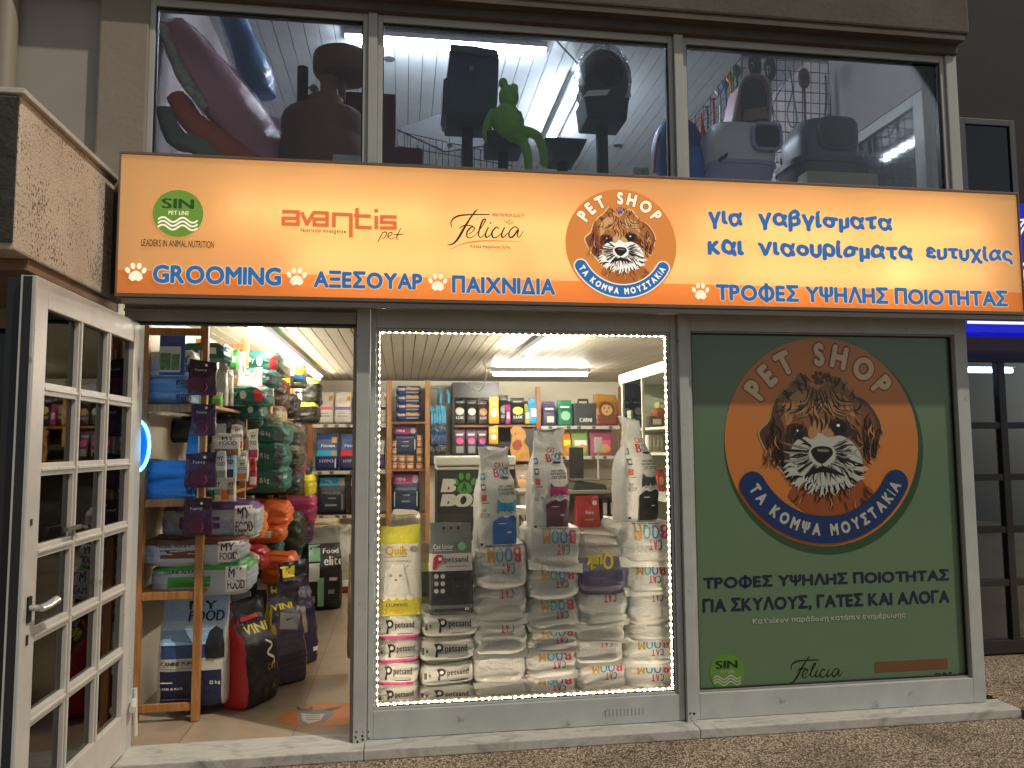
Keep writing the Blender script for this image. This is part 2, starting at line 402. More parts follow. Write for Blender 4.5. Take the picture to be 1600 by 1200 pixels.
def pix(x0, x1, y0, y1, y):
    """size and base centre of an upright thing seen between these edges, its front at depth y"""
    xm, ym = (x0+x1)/2, (y0+y1)/2
    b, t, l, r = at(xm, y1, y), at(xm, y0, y), at(x0, ym, y), at(x1, ym, y)
    return b, r.x-l.x, t.z-b.z
# ================================================================ SETTING
def ground_mat():
    m = bpy.data.materials.new('pebble_concrete'); m.use_nodes = True; t = m.node_tree; b = t.nodes['Principled BSDF']; b.inputs['Roughness'].default_value = .7
    tc = N(t, 'TexCoord'); v = N(t, 'TexVoronoi', Scale=105.0); t.links.new(tc.outputs['Object'], v.inputs['Vector'])
    s = N(t, 'SeparateXYZ'); t.links.new(v.outputs['Color'], s.inputs[0])
    o = ramp(t, s.outputs[0], [(0, lin('5e5040')), (.15, lin('927f66')), (.45, lin('ab987b')), (.7, lin('c4b195')), (.88, lin('d8c9af')), (1, lin('7d6850'))])
    f = ramp(t, v.outputs['Distance'], [(.42, (1, 1, 1)), (.62, (.25, .23, .2))])
    mx = N(t, 'MixRGB', blend_type='MULTIPLY'); mx.inputs['Fac'].default_value = 1; t.links.new(o, mx.inputs['Color1']); t.links.new(f, mx.inputs['Color2'])
    n = N(t, 'TexNoise', Scale=1.6, Detail=5.0); t.links.new(tc.outputs['Object'], n.inputs['Vector'])
    f2 = ramp(t, n.outputs[0], [(.3, (.5, .47, .44)), (.48, (.86, .85, .84)), (.7, (1.0, 1.0, 1.0))])
    m2 = N(t, 'MixRGB', blend_type='MULTIPLY'); m2.inputs['Fac'].default_value = 1; t.links.new(mx.outputs[0], m2.inputs['Color1']); t.links.new(f2, m2.inputs['Color2'])
    n5 = N(t, 'TexNoise', Scale=9.0, Detail=3.0); t.links.new(tc.outputs['Object'], n5.inputs['Vector'])
    f5 = ramp(t, n5.outputs[0], [(.66, (1, 1, 1)), (.70, (.42, .39, .36))]); m5 = N(t, 'MixRGB', blend_type='MULTIPLY'); m5.inputs['Fac'].default_value = .8
    t.links.new(m2.outputs[0], m5.inputs['Color1']); t.links.new(f5, m5.inputs['Color2'])
    t.links.new(m5.outputs[0], b.inputs['Base Color'])
    bp = N(t, 'Bump', Strength=.7, Distance=.004, invert=True); t.links.new(v.outputs['Distance'], bp.inputs['Height']); t.links.new(bp.outputs[0], b.inputs['Normal'])
    return m
def tile_mat(name, col, tile=.45, grout='6f6048'):
    m = bpy.data.materials.new(name); m.use_nodes = True; t = m.node_tree; b = t.nodes['Principled BSDF']; b.inputs['Roughness'].default_value = .28
    tc = N(t, 'TexCoord'); br = N(t, 'TexBrick', offset=0.0); c = lin(col)
    br.inputs['Scale'].default_value = 1; br.inputs['Brick Width'].default_value = tile; br.inputs['Row Height'].default_value = tile; br.inputs['Mortar Size'].default_value = .0035
    br.inputs['Color1'].default_value = (*c, 1); br.inputs['Color2'].default_value = (*[x*.93 for x in c], 1); br.inputs['Mortar'].default_value = (*lin(grout), 1)
    t.links.new(tc.outputs['Object'], br.inputs['Vector'])
    n = N(t, 'TexNoise', Scale=5.0, Detail=7.0, Distortion=.8); t.links.new(tc.outputs['Object'], n.inputs['Vector'])
    f = ramp(t, n.outputs[0], [(.3, (.8, .78, .74)), (.7, (1, 1, 1))]); mx = N(t, 'MixRGB', blend_type='MULTIPLY'); mx.inputs['Fac'].default_value = 1
    t.links.new(br.outputs[0], mx.inputs['Color1']); t.links.new(f, mx.inputs['Color2']); t.links.new(mx.outputs[0], b.inputs['Base Color']); return m
def marble_mat():
    m = bpy.data.materials.new('worn_marble'); m.use_nodes = True; t = m.node_tree; b = t.nodes['Principled BSDF']; b.inputs['Roughness'].default_value = .45
    tc = N(t, 'TexCoord'); n = N(t, 'TexNoise', Scale=3.5, Detail=9.0, Distortion=2.2, Roughness=.65); mp = N(t, 'Mapping'); mp.inputs['Scale'].default_value = (.7, 2.2, 1)
    t.links.new(tc.outputs['Object'], mp.inputs[0]); t.links.new(mp.outputs[0], n.inputs['Vector'])
    o = ramp(t, n.outputs[0], [(.28, lin('6f6f68')), (.45, lin('aaa79d')), (.55, lin('b9b5aa')), (.75, lin('8f8a7d'))])
    t.links.new(o, b.inputs['Base Color']); return m
def plaster_mat():
    m = bpy.data.materials.new('pitted_plaster'); m.use_nodes = True; t = m.node_tree; b = t.nodes['Principled BSDF']; b.inputs['Roughness'].default_value = .9
    tc = N(t, 'TexCoord'); mp = N(t, 'Mapping'); mp.inputs['Scale'].default_value = (1, 1, .55); t.links.new(tc.outputs['Object'], mp.inputs[0])
    n = N(t, 'TexNoise', Scale=2.5, Detail=8.0); t.links.new(mp.outputs[0], n.inputs['Vector'])
    o = ramp(t, n.outputs[0], [(.3, lin('b3a28d')), (.7, lin('d2c0a8'))])
    n2 = N(t, 'TexNoise', Scale=95.0, Detail=3.0, Roughness=.6); t.links.new(mp.outputs[0], n2.inputs['Vector'])
    n3 = N(t, 'TexNoise', Scale=3.4, Detail=3.0); t.links.new(tc.outputs['Object'], n3.inputs['Vector'])
    ad = N(t, 'Math', operation='ADD'); ml = N(t, 'Math', operation='MULTIPLY'); ml.inputs[1].default_value = .55; t.links.new(n3.outputs[0], ml.inputs[0])
    t.links.new(n2.outputs[0], ad.inputs[0]); t.links.new(ml.outputs[0], ad.inputs[1])
    f = ramp(t, ad.outputs[0], [(.885, (0, 0, 0)), (.955, (1, 1, 1))])
    mx = N(t, 'MixRGB'); mx.inputs['Color2'].default_value = (*lin('6a5948'), 1); t.links.new(f, mx.inputs['Fac']); t.links.new(o, mx.inputs['Color1']); t.links.new(mx.outputs[0], b.inputs['Base Color'])
    n4 = N(t, 'TexNoise', Scale=90.0, Detail=4.0); t.links.new(tc.outputs['Object'], n4.inputs['Vector'])
    sb = N(t, 'Math', operation='SUBTRACT'); t.links.new(n4.outputs[0], sb.inputs[0]); t.links.new(f, sb.inputs[1])
    bp = N(t, 'Bump', Strength=.7, Distance=.006); t.links.new(sb.outputs[0], bp.inputs['Height']); t.links.new(bp.outputs[0], b.inputs['Normal']); return m
def wood_mat(name='pine_wood', a='b07a45', c='8a5a30'):
    if name in MC: return MC[name]
    m = bpy.data.materials.new(name); m.use_nodes = True; t = m.node_tree; b = t.nodes['Principled BSDF']; b.inputs['Roughness'].default_value = .5
    tc = N(t, 'TexCoord'); mp = N(t, 'Mapping'); mp.inputs['Scale'].default_value = (14, 14, 1.6); t.links.new(tc.outputs['Object'], mp.inputs[0])
    n = N(t, 'TexNoise', Scale=2.0, Detail=6.0, Distortion=1.6); t.links.new(mp.outputs[0], n.inputs['Vector'])
    t.links.new(ramp(t, n.outputs[0], [(.3, lin(c)), (.62, lin(a))]), b.inputs['Base Color']); MC[name] = m; return m
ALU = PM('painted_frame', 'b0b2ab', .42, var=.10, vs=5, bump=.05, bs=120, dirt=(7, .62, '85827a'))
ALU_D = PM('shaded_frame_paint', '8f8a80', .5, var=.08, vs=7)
DARK = PM('dark_anodised', '232526', .4, var=.15)
RUB = PM('black_rubber', '121212', .6)
WALLIN = PM('cream_wall_paint', 'cfc6b2', .75, var=.05, vs=3)
CONC = PM('painted_concrete', '8d8578', .85, var=.13, vs=4, bump=.3, bs=35, dirt=(6, .62, '5f584c'))
CONC_G = PM('grey_render', '8a8982', .85, var=.1, vs=3, bump=.25, bs=50)
WOOD = wood_mat(); WOOD_D = wood_mat('dark_pine', '9a6238', '70431f')

# ground, threshold, floors
struct('sidewalk', MB().box(-9, 12, -14, 9, -.3, -.055), ground_mat())
MARB = marble_mat()
struct('threshold', MB().box(-1.62, -.2, -.165, .1, -.054, -.0), MARB, bev=.006)
struct('threshold_slab', MB().box(-.197, 1.66, -.165, .02, -.054, -.001), MARB, bev=.006)
struct('threshold_slab', MB().box(1.663, 3.68, -.165, .02, -.054, -.0005), MARB, bev=.006)
FLOOR = tile_mat('beige_floor_tile', 'a1907a', .6)
struct('shop_floor', MB().box(-1.6, 3.5, .1, 6.3, -.05, -.003), FLOOR)
# lower room
CY, CZ = 6.25, 2.5
struct('shop_wall_left', MB().box(-1.72, -1.6, .12, CY, 0, CZ), WALLIN)
struct('shop_wall_right', MB().box(3.5, 3.56, .12, CY, 0, CZ), WALLIN)
struct('shop_wall_back', MB().box(-1.72, 3.56, CY, CY+.1, 0, CZ), WALLIN)
PLANK = PM('white_ceiling_board', 'bfb6a2', .55, var=.05, vs=5)
mb = MB(); x = -1.6
while x < 3.5:
    mb.box(x, x+.092, .06, CY, CZ, CZ+.012); x += .1
mb.box(-1.6, 3.5, .06, CY, CZ+.0125, CZ+.03, 1)
struct('shop_ceiling', mb, [PLANK, PM('ceiling_groove', '6b6353', .8)])
struct('mezzanine_floor', MB().box(-1.6, 3.5, .1, CY, 2.6, 3.0), CONC_G)
# upper room
UZ = 4.9; UPL = PM('upper_ceiling_board', 'b4b8bb', .6, var=.08, vs=4)
mb = MB(); x = -1.5
while x < 3.45:
    mb.box(x, x+.112, .12, 5.2, UZ, UZ+.015); x += .118
mb.box(-1.5, 3.45, .12, 5.2, UZ+.016, UZ+.03, 1)
struct('upper_ceiling', mb, [UPL, PM('upper_groove', '50555c', .8)])
struct('upper_wall_left', MB().box(-1.62, -1.5, .12, 5.2, 3.0, UZ), PM('upper_wall_paint', '9a8e8c', .8, var=.06))
struct('upper_wall_back', MB().box(-1.62, 3.56, 5.2, 5.3, 3.0, UZ), MC['upper_wall_paint'])

# ---------------------------------------------------------------- concrete frame of the building
solo('concrete_pillar', MB().box(-1.69, -1.428, -.03, .12, 2.42, 4.15), PM('pillar_paint', '8a7f70', .8, var=.1, vs=3, bump=.2), 'narrow beige painted pillar at the side of the upper window', 'pillar', bev=.012)
mb = MB(); prof = [(-.32, 4.13), (.12, 4.13), (.12, 6.2), (-.32, 6.2)]
mb.box(-2.6, 3.6, -.06, .14, 4.14, 6.3)
mb.box(-2.6, 3.63, -.13, -.0605, 4.24, 6.3)
solo('concrete_beam', mb, PM('dark_concrete', '565046', .9, var=.2, vs=3, bump=.3, bs=30), 'rough grey concrete beam above the upper floor windows', 'beam', bev=.015)
X0 = -1.583
mb = MB(); y0 = -1.05
mb.box(-1.9, X0, y0, .0, 2.41, 3.065)
t = thing('balcony_wall', 'pitted beige plaster wall stub jutting out beside the glowing sign', 'wall', (-1.75, -.5, 2.41))
part('plaster_face', mb, plaster_mat(), t, bev=.01)
part('coping', MB().box(-1.93, X0+.02, y0-.02, .0, 3.066, 3.09), PM('coping_stone', 'bdb5a8', .8, var=.15, vs=9), t, bev=.004)
part('end_face', MB().box(-1.905, X0-.006, y0-.012, y0-.001, 2.44, 3.05), PM('dark_rough_render', '35352c', .95, var=.45, vs=16, bump=.6), t)  # end face in a darker, strongly mottled and bumpy render
solo('party_wall', MB().box(-4.5, -1.692, .03, .12, 2.42, 4.14), PM('party_paint', '9a9389', .7, var=.06, vs=2), 'smooth grey beige wall panel above the plaster stub', 'wall')
mb = MB().tube([(-2.17, -.02, 2.42), (-2.17, -.02, 4.3)], .055, 16)
solo('drain_pipe', mb, PM('pipe_paint', '8f8474', .45), 'pale vertical pipe on the wall above the plaster stub', 'pipe', smooth=True)

# neighbouring glazed front behind the open door
t = thing('neighbour_window', 'dark glazed neighbouring front with pale posts behind the open door', 'window', (-2.4, .1, 0))
mb = MB()
for x in (-3.2, -2.42, -1.72): mb.box(x, x+.06, .06, .12, 0, 2.4)
mb.box(-3.2, -1.66, .06, .12, 0, .12).box(-3.2, -1.66, .06, .12, 2.25, 2.4)
part('window_frame', mb, ALU_D, t, bev=.005)
part('pane', MB().box(-3.14, -2.42, .085, .092, .12, 2.25).box(-2.36, -1.72, .085, .092, .12, 2.25), PM('dark_pane', '141412', .06), t)
solo('lintel', MB().box(-3.3, -1.6, -.9, .14, 2.36, 2.408), PM('raw_concrete', '85694f', .9, var=.2), 'raw pinkish concrete slab edge under the plaster stub', 'slab')

# ---------------------------------------------------------------- shop front frames
def ring(x0, x1, z0, z1, wl, wr_, wb, wt, y0, y1):
    return MB().box(x0, x0+wl, y0, y1, z0, z1).box(x1-wr_, x1, y0, y1, z0, z1).box(x0+wl, x1-wr_, y0, y1, z0, z0+wb).box(x0+wl, x1-wr_, y0, y1, z1-wt, z1)
# lower display window
t = thing('display_window', 'large grey framed shop window lined with tiny lights', 'window', (.7, 0, 0))
part('window_frame', ring(-.186, 1.626, 0.001, 2.385, .03, .036, .150, .115, -.028, .045), ALU, t, bev=.004)
part('inner_bead', ring(-.154, 1.588, .152, 2.268, .012, .012, .012, .012, -.014, .03), ALU, t, bev=.002)
part('pane', MB().box(-.142, 1.576, .004, .01, .164, 2.256), GLASS(), t)
part('gasket', ring(-.142, 1.576, .164, 2.256, .005, .005, .005, .005, -.004, .003), RUB, t)
mb = MB()
for i in range(11): mb.box(1.15+i*.022, 1.156+i*.022, -.0295, -.0282, .048, .088)
part('vent_slots', mb, PM('slot_shadow', '97988f', .6), t)
solo('window_post', MB().box(-.262, -.19, -.06, .09, -.02, 2.385), ALU, 'grey metal post between the doorway and the display window', 'post', bev=.004)
solo('window_post', MB().box(1.63, 1.69, -.055, .09, -.02, 2.40), ALU, 'pale metal post between the display window and the green poster', 'post', bev=.004)
mb = MB(); rs_ = random.Random(5)
for i in range(16):
    x, z = rs_.choice([(-.24, .0), (-.205, .0), (1.65, .02), (-.25, .02)]); x += rs_.uniform(-.012, .03) if x < 0 else rs_.uniform(-.01, .03); z = rs_.uniform(-.01, .06); w_ = rs_.uniform(.003, .012)
    y_ = -.0607 if x < 0 else -.0557
    mb.prism([(x+w_*math.cos(a)*rs_.uniform(.5, 1), z+w_*math.sin(a)*rs_.uniform(.4, 1)) for a in [k*.9 for k in range(7)]], y_, y_+.0006)
solo('paint_chips', mb, PM('chip_dark', '35322c', .8), 'dark paint chips at the foot of the posts', 'paint chips')['kind'] = 'stuff'
# poster window
t = thing('poster_window', 'grey framed window covered by a green poster', 'window', (2.6, 0, 0))
part('window_frame', ring(1.694, 3.565, .001, 2.40, .022, .085, .148, .118, -.03, .045), ALU, t, bev=.004)
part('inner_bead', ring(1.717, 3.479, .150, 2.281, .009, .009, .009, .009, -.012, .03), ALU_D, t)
part('gasket', ring(1.7262, 3.4698, .1592, 2.2718, .007, .007, .007, .007, -.004, .0095), RUB, t)
# lintel band under the sign
t = thing('shop_lintel', 'brown grey lintel with a rough line of sealant below the sign', 'lintel', (1, 0, 2.39))
part('beam', MB().box(-1.6, 3.56, -.03, .1, 2.402, 3.0), CONC, t)
mb = MB(); pts = []
for i in range(120):
    x = -.2+i*3.3/119; pts.append((x, -.036, 2.396+.008*noise.noise(Vector((x*9, 1, 0)))))
mb.tube(pts, .011, 6, rr=[.010+.006*abs(noise.noise(Vector((p[0]*14, 5, 2)))) for p in pts])
part('sealant', mb, PM('old_sealant', '98907f', .8, bump=.6, bs=90), t, smooth=True)
# doorway head and jambs
t = thing('doorway_frame', 'grey metal doorway frame around the open entrance', 'door frame', (-.85, 0, 0))
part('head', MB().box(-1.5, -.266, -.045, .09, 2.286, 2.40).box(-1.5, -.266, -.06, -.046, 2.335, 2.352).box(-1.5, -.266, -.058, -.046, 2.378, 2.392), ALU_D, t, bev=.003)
part('seal', MB().box(-1.44, -.268, -.035, .03, 2.272, 2.285), RUB, t)
part('jamb', MB().box(-1.50, -1.437, -.045, .09, -.01, 2.285), ALU, t, bev=.004)
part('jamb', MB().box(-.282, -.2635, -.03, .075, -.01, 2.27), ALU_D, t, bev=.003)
# ---------------------------------------------------------------- open door leaf (swung out square to the facade)
XD = -1.425; DY0, DY1 = -1.195, -.03; DZ0, DZ1 = .02, 2.275
t = thing('glazed_door', 'white door with a grid of small glass panes swung wide open', 'door', (XD, DY1, DZ0))
th = .055; xa, xb = XD-th, XD
mb = MB()
mb.box(xa, xb, DY0, DY0+.105, DZ0, DZ1).box(xa, xb, DY1-.075, DY1, DZ0, DZ1).box(xa, xb, DY0+.105, DY1-.075, DZ1-.115, DZ1).box(xa, xb, DY0+.105, DY1-.075, DZ0, DZ0+.2)
part('door_frame', mb, PM('door_white', 'bfb9ae', .4, var=.09, vs=7, bump=.04, bs=90, dirt=(9, .63, '938c80')), t, bev=.004)
ya, yb, za, zb = DY0+.105, DY1-.075, DZ0+.2, DZ1-.115
ys = [ya+(yb-ya)*i/3 for i in range(4)]; zs = [za+(zb-za)*i/6 for i in range(7)]
mb = MB()
for y in ys[1:3]: mb.box(xa+.006, xb-.006, y-.017, y+.017, za, zb).box(xb-.0055, xb+.003, y-.006, y+.006, za, zb)
for z in zs[1:6]:
    for i in range(3):
        a, b = ys[i]+(.0175 if i else 0), ys[i+1]-(.0175 if i < 2 else 0)
        mb.box(xa+.006, xb-.006, a, b, z-.026, z+.026).box(xb-.0055, xb+.003, a, b, z-.007, z+.007)
part('glazing_bars', mb, MC['door_white'], t, bev=.003)
for i in range(3):
    for j in range(6):
        y0_, y1_ = ys[i]+(.0175 if i else .001), ys[i+1]-(.0175 if i < 2 else .001); z0_, z1_ = zs[j]+(.0265 if j else .001), zs[j+1]-(.0265 if j < 5 else .001)
        part('pane', MB().box(XD-.030, XD-.025, y0_, y1_, z0_, z1_), GLASS('door_glass', (.36, .37, .36), 1.7), t)
part('edge_profile', MB().box(xa+.008, xb-.016, DY0-.004, DY0-.0005, DZ0+.004, DZ1-.004).box(xa-.06, xa-.002, DY0+.02, DY0+.06, DZ0+.004, DZ1-.004), DARK, t)
part('edge_strip', MB().box(xb-.014, xb-.004, DY0-.006, DY0-.0005, DZ0, DZ1).box(xa-.0, xa+.006, DY0-.006, DY0-.0005, DZ0, DZ1), ALU, t)
h = part('handle_plate', MB().box(XD+.0005, XD+.008, DY0+.03, DY0+.062, .93, 1.03), RUB, t, bev=.003)
mb = MB().tube([(XD+.006, DY0+.046, .985), (XD+.05, DY0+.046, .985)], .012, 12)
mb.tube([(XD+.05, DY0+.036, .985), (XD+.055, DY0+.09, .986), (XD+.056, DY0+.165, .995)], .0105, 12, flat=1.5)
part('handle', mb, PM('brushed_metal', 'c9c6be', .3, metal=.6), h, smooth=True, world=True)
part('keyhole', MB().box(XD+.0005, XD+.004, DY0+.036, DY0+.052, .845, .885), RUB, t, bev=.002)
part('lock', MB().box(XD+.0005, XD+.003, DY0+.03, DY0+.045, 1.30, 1.325), RUB, t)
part('door_latch', MB().box(XD+.004, XD+.02, DY0+.32, DY0+.46, 1.245, 1.262).tube([(XD+.01, DY0+.46, 1.254), (XD+.045, DY0+.455, 1.25)], .006, 8), PM('latch_metal', '8b8478', .35, metal=.7), t)
part('hinge_pin', MB().tube([(XD-.0, -.02, 1.9), (XD, -.02, 2.03)], .011, 10).tube([(XD, -.02, .3), (XD, -.02, .43)], .011, 10), ALU, t)
solo('door_stop', MB().tube([(-1.43, .09, .235), (-1.40, -.02, .225)], .018, 10).tube([(-1.42, .1, .05), (-1.43, .1, .3)], .012, 8), PM('white_pvc', 'c2bcae', .4), 'short white pipe elbow beside the open door hinge', 'pipe', smooth=True)

# ---------------------------------------------------------------- upper windows
UZ0, UZ1 = 3.0, 4.14
def upane(x0, x1, name, label):
    t = thing(name, label, 'window', ((x0+x1)/2, 0, UZ0))
    part('window_frame', ring(x0, x1, UZ0, UZ1, .03, .03, .05, .045, -.02, .05), PM('upper_frame_paint', 'a9a9a2', .45, var=.06), t, bev=.004)
    part('gasket', ring(x0+.0301, x1-.0301, UZ0+.0501, UZ1-.0451, .006, .006, .006, .006, -.008, .0095), RUB, t)
    part('pane', MB().box(x0+.03, x1-.03, .01, .016, UZ0+.05, UZ1-.045), GLASS(), t)
upane(-1.428, -.215, 'upper_window', 'upper window pane with wrapped pet beds behind it')
upane(-.16, 1.652, 'upper_window', 'wide upper window pane with the bright tube lamp behind it')
upane(1.712, 3.52, 'upper_window', 'upper window pane with litter boxes and a lead rack behind it')
solo('window_mullion', MB().box(-.214, -.161, -.035, .05, UZ0, 4.14), MC['upper_frame_paint'], 'pale mullion beside the brown cat tree upstairs', 'mullion', bev=.004)
solo('window_mullion', MB().box(1.653, 1.711, -.045, .05, UZ0, 4.14), MC['upper_frame_paint'], 'pale mullion in front of the blue backpack upstairs', 'mullion', bev=.004)
solo('corner_post', MB().box(3.521, 3.60, -.035, .09, 2.4, 4.14), MC['upper_frame_paint'], 'pale corner post at the dark end of the upper windows', 'post', bev=.008)
t = thing('side_window', 'dark side window closing the end of the upper room', 'window', (3.5, 1, 3))
mb = MB().box(3.46, 3.51, .12, .22, 3.0, 3.98).box(3.46, 3.51, .22, 2.6, 3.9, 3.98).box(3.46, 3.51, 2.6, 2.7, 3.0, 3.98)
part('window_frame', mb, MC['upper_frame_paint'], t, bev=.004)
part('pane', MB().box(3.48, 3.486, .22, 2.6, 3.0, 3.9), PM('night_pane', '0c0d10', .05), t)
struct('upper_wall_right', MB().box(3.46, 3.56, .12, 5.2, 3.985, UZ), MC['upper_wall_paint'])
struct('upper_wall_end', MB().box(3.46, 3.56, 2.71, 5.2, 3.0, 3.984), MC['upper_wall_paint'])
struct('street_soffit', MB().box(-4.5, 3.6, -.12, -.061, 4.20, 4.238), MC['dark_concrete'])

# ---------------------------------------------------------------- next shop on the far side
t = thing('neighbour_shop', 'dark neighbouring shop with a gridded glass door', 'shop', (4.6, 1, 0))
NW = PM('night_wall', '2b2724', .85, var=.15)
part('wall', MB().box(3.60, 9, .9, 1.05, 2.3, 7).box(3.60, 3.66, .3, .9, 0, 6), NW, t)
mb = MB().box(3.66, 9, .9, .96, 2.22, 2.3).box(3.66, 9, .9, .96, 0, .1)
for i in range(8): mb.box(3.67+i*.46, 3.73+i*.46, .9, .96, .1, 2.22)
for z in (.5, .9, 1.3, 1.7): mb.box(3.66, 9, .905, .955, z, z+.05)
part('door_grid', mb, PM('bronze_frame', '2a2522', .4), t, bev=.004)
part('pane', MB().box(3.66, 9, .925, .93, .1, 2.22), GLASS(), t)
part('inner_wall', MB().box(3.60, 9, 3.6, 3.7, 0, 2.6).box(3.60, 3.66, 1.06, 3.6, 0, 2.6), PM('grey_blue_wall', '3c4454', .8), t)
part('inner_ceiling', MB().box(3.66, 9, 1.06, 3.6, 2.5, 2.55), MC['grey_blue_wall'], t)
part('inner_floor', MB().box(3.66, 9, .97, 3.6, -.05, .0), PM('dark_floor', '2a2724', .5), t)
mb = MB().box(3.9, 5.1, 2.2, 2.7, 0, .95); part('counter', mb, PM('counter_dark', '1c1a1a', .4), t)
solo('picture_frame', MB().box(5.02, 5.4, 3.55, 3.59, 1.45, 1.8).box(5.08, 5.34, 3.54, 3.549, 1.51, 1.74, 1), [PM('frame_black', '18181c', .4), PM('print_grey', '7d8796', .6)], 'small dark framed picture on the wall of the neighbouring shop', 'picture')
t = thing('tube_lamp', 'lit tube lamp inside the dark neighbouring shop', 'lamp', (4.6, 1.6, 2.2))
p0 = at(1540, 579, 1.7)
part('tube', MB().tube([(4.1, 1.7, p0.z), (at(1581, 579, 1.7).x, 1.7, p0.z)], .02, 10), EM('cool_tube_dim', 'cfe0ff', 13), t)
part('housing', MB().box(4.05, at(1583, 579, 1.7).x, 1.66, 1.74, p0.z+.03, p0.z+.09), PM('white_housing', 'd8dade', .5), t)
t = thing('night_window', 'unlit dark window high on the neighbouring wall', 'window', (4.3, .88, 3.0))
a, b = at(1502, 300, .88), at(1582, 190, .88)
part('window_frame', MB().box(a.x, a.x+.05, .86, .899, 2.9, b.z).box(b.x-.05, b.x, .86, .899, 2.9, b.z).box(a.x+.05, b.x-.05, .86, .899, b.z-.05, b.z), PM('night_frame', '4a4844', .5), t, bev=.004)
part('pane', MB().box(a.x+.05, b.x-.05, .875, .88, 2.9, b.z-.05), MC['night_pane'], t)
# blue sign
t = thing('blue_sign', 'deep blue backlit sign with white lines on the neighbouring shop', 'sign', (5, .2, 2.3))
zb, zt = at(1590, 520, .3).z, at(1590, 318, .3).z
part('panel', MB().box(3.74, 8, .3, .5, zb, zt), EM('blue_light_panel', '0a12c0', .85), t)
BW = EM('white_sign_light', 'e8ecff', 1.2)
mb = MB().box(3.85, 8, .292, .299, at(1590, 507, .3).z, at(1590, 503, .3).z)
c = at(1622, 400, .3)
for r in (.17, .15): mb.tube([(c.x+r*1.1*math.cos(a), .296, c.z+r*1.7*math.sin(a)) for a in [rad(120+i*10) for i in range(13)]], .006, 6)
for (xa_, ya_), (xb_, yb_) in (((1583, 345), (1605, 343)), ((1588, 392), (1612, 470)), ((1585, 428), (1606, 405)), ((1584, 470), (1606, 470))):
    a, b = at(xa_, ya_, .3), at(xb_, yb_, .3); mb.tube([(a.x, .296, a.z), (b.x, .296, b.z)], .006, 6)
part('sign_lines', mb, BW, t)
struct('side_step', MB().box(3.70, 9, -.6, .9, -.055, -.01), ground_mat())
# ================================================================ THE GLOWING SIGN
SX0, SX1, SZ0, SZ1, SY = -1.487, 3.828, 2.405, 3.152, -.2
SF = at(0, 0, 0)
def spx(px, py): p = at(px, py, SY); return p.x, p.z
t = thing('shop_sign', 'long orange backlit shop sign with logos and Greek lettering above the entrance', 'sign', (1.18, SY, SZ0))
part('casing', MB().box(SX0-.008, SX1+.008, SY-.012, SY+.19, SZ1, SZ1+.014).box(SX0-.008, SX1+.008, SY-.012, SY+.17, SZ0-.02, SZ0).box(SX0-.008, SX0, SY-.012, SY+.17, SZ0, SZ1).box(SX1, SX1+.008, SY-.012, SY+.17, SZ0, SZ1).box(SX0-.008, SX1+.008, SY+.171, SY+.19, SZ0-.02, SZ1), [PM('sign_casing', '76624f', .5, var=.1)], t, bev=.002)
part('lower_trim', MB().box(SX0+.02, SX1+.012, SY+.0, SY+.05, SZ0-.052, SZ0-.021), PM('trim_metal', '8d8478', .4, metal=.3), t, bev=.004)
def FACE(name, col, e, tr):
    m = bpy.data.materials.new(name); m.use_nodes = True; q = m.node_tree; q.nodes.remove(q.nodes['Principled BSDF'])
    c = lin(col); em = N(q, 'Emission', Strength=e); em.inputs[0].default_value = (*c, 1)
    tl = N(q, 'BsdfTranslucent'); tl.inputs[0].default_value = (*[x*tr for x in c], 1)
    df = N(q, 'BsdfDiffuse'); df.inputs[0].default_value = (*[x*.35 for x in c], 1)
    a, b = N(q, 'AddShader'), N(q, 'AddShader')
    tc = N(q, 'TexCoord'); nz_ = N(q, 'TexNoise', Scale=1.7, Detail=5.0); q.links.new(tc.outputs['Object'], nz_.inputs['Vector'])
    q.links.new(ramp(q, nz_.outputs[0], [(.3, tuple(x*tr*.84 for x in c)), (.65, tuple(x*tr for x in c))]), tl.inputs[0])
    q.links.new(em.outputs[0], a.inputs[0]); q.links.new(tl.outputs[0], a.inputs[1]); q.links.new(a.outputs[0], b.inputs[0]); q.links.new(df.outputs[0], b.inputs[1])
    q.links.new(b.outputs[0], q.nodes['Material Output'].inputs[0]); return m
zb = [spx(600, 414+.021*410)[1]]
ZB = spx(800, 437)[1]
# the skin is a slightly slack sheet
mb = MB(); nx, nz = 120, 18
for j, (za, zc, mi) in enumerate(((SZ0, ZB, 1), (ZB, SZ1, 0))):
    o = len(mb.v)
    for a in range(nx+1):
        for b in range(nz+1):
            x = SX0+(SX1-SX0)*a/nx; z = za+(zc-za)*b/nz
            mb.v.append(Vector((x, SY+.004*noise.noise(Vector((x*2.2, z*1.5, 3))), z)))
    for a in range(nx):
        for b in range(nz):
            mb.f.append((o+a*(nz+1)+b, o+(a+1)*(nz+1)+b, o+(a+1)*(nz+1)+b+1, o+a*(nz+1)+b+1)); mb.m.append(mi)
part('sign_face', mb, [FACE('sign_peach', 'efbf82', .30, .9), FACE('sign_orange', 'e68f4c', .38, .85)], t, smooth=True)
TUBE = EM('sign_tube_light', 'fff0da', 5.0)
for a, b, z in ((-.95, .2, 2.88), (.28, 1.0, 2.84), (1.7, 2.75, 2.87), (2.82, 3.6, 2.9), (-.6, .6, 2.60), (.7, 1.8, 2.62), (1.9, 3.1, 2.60), (2.9, 3.6, 2.63)):
    if 1:
        part('inner_tube', MB().tube([(a, SY+.105, z), (b, SY+.105, z)], .013, 8), TUBE, t, smooth=True)
part('inner_back', MB().box(SX0+.002, SX1-.002, SY+.160, SY+.168, SZ0+.002, SZ1-.002), PM('sign_inner_white', 'e8e4da', .8), t)
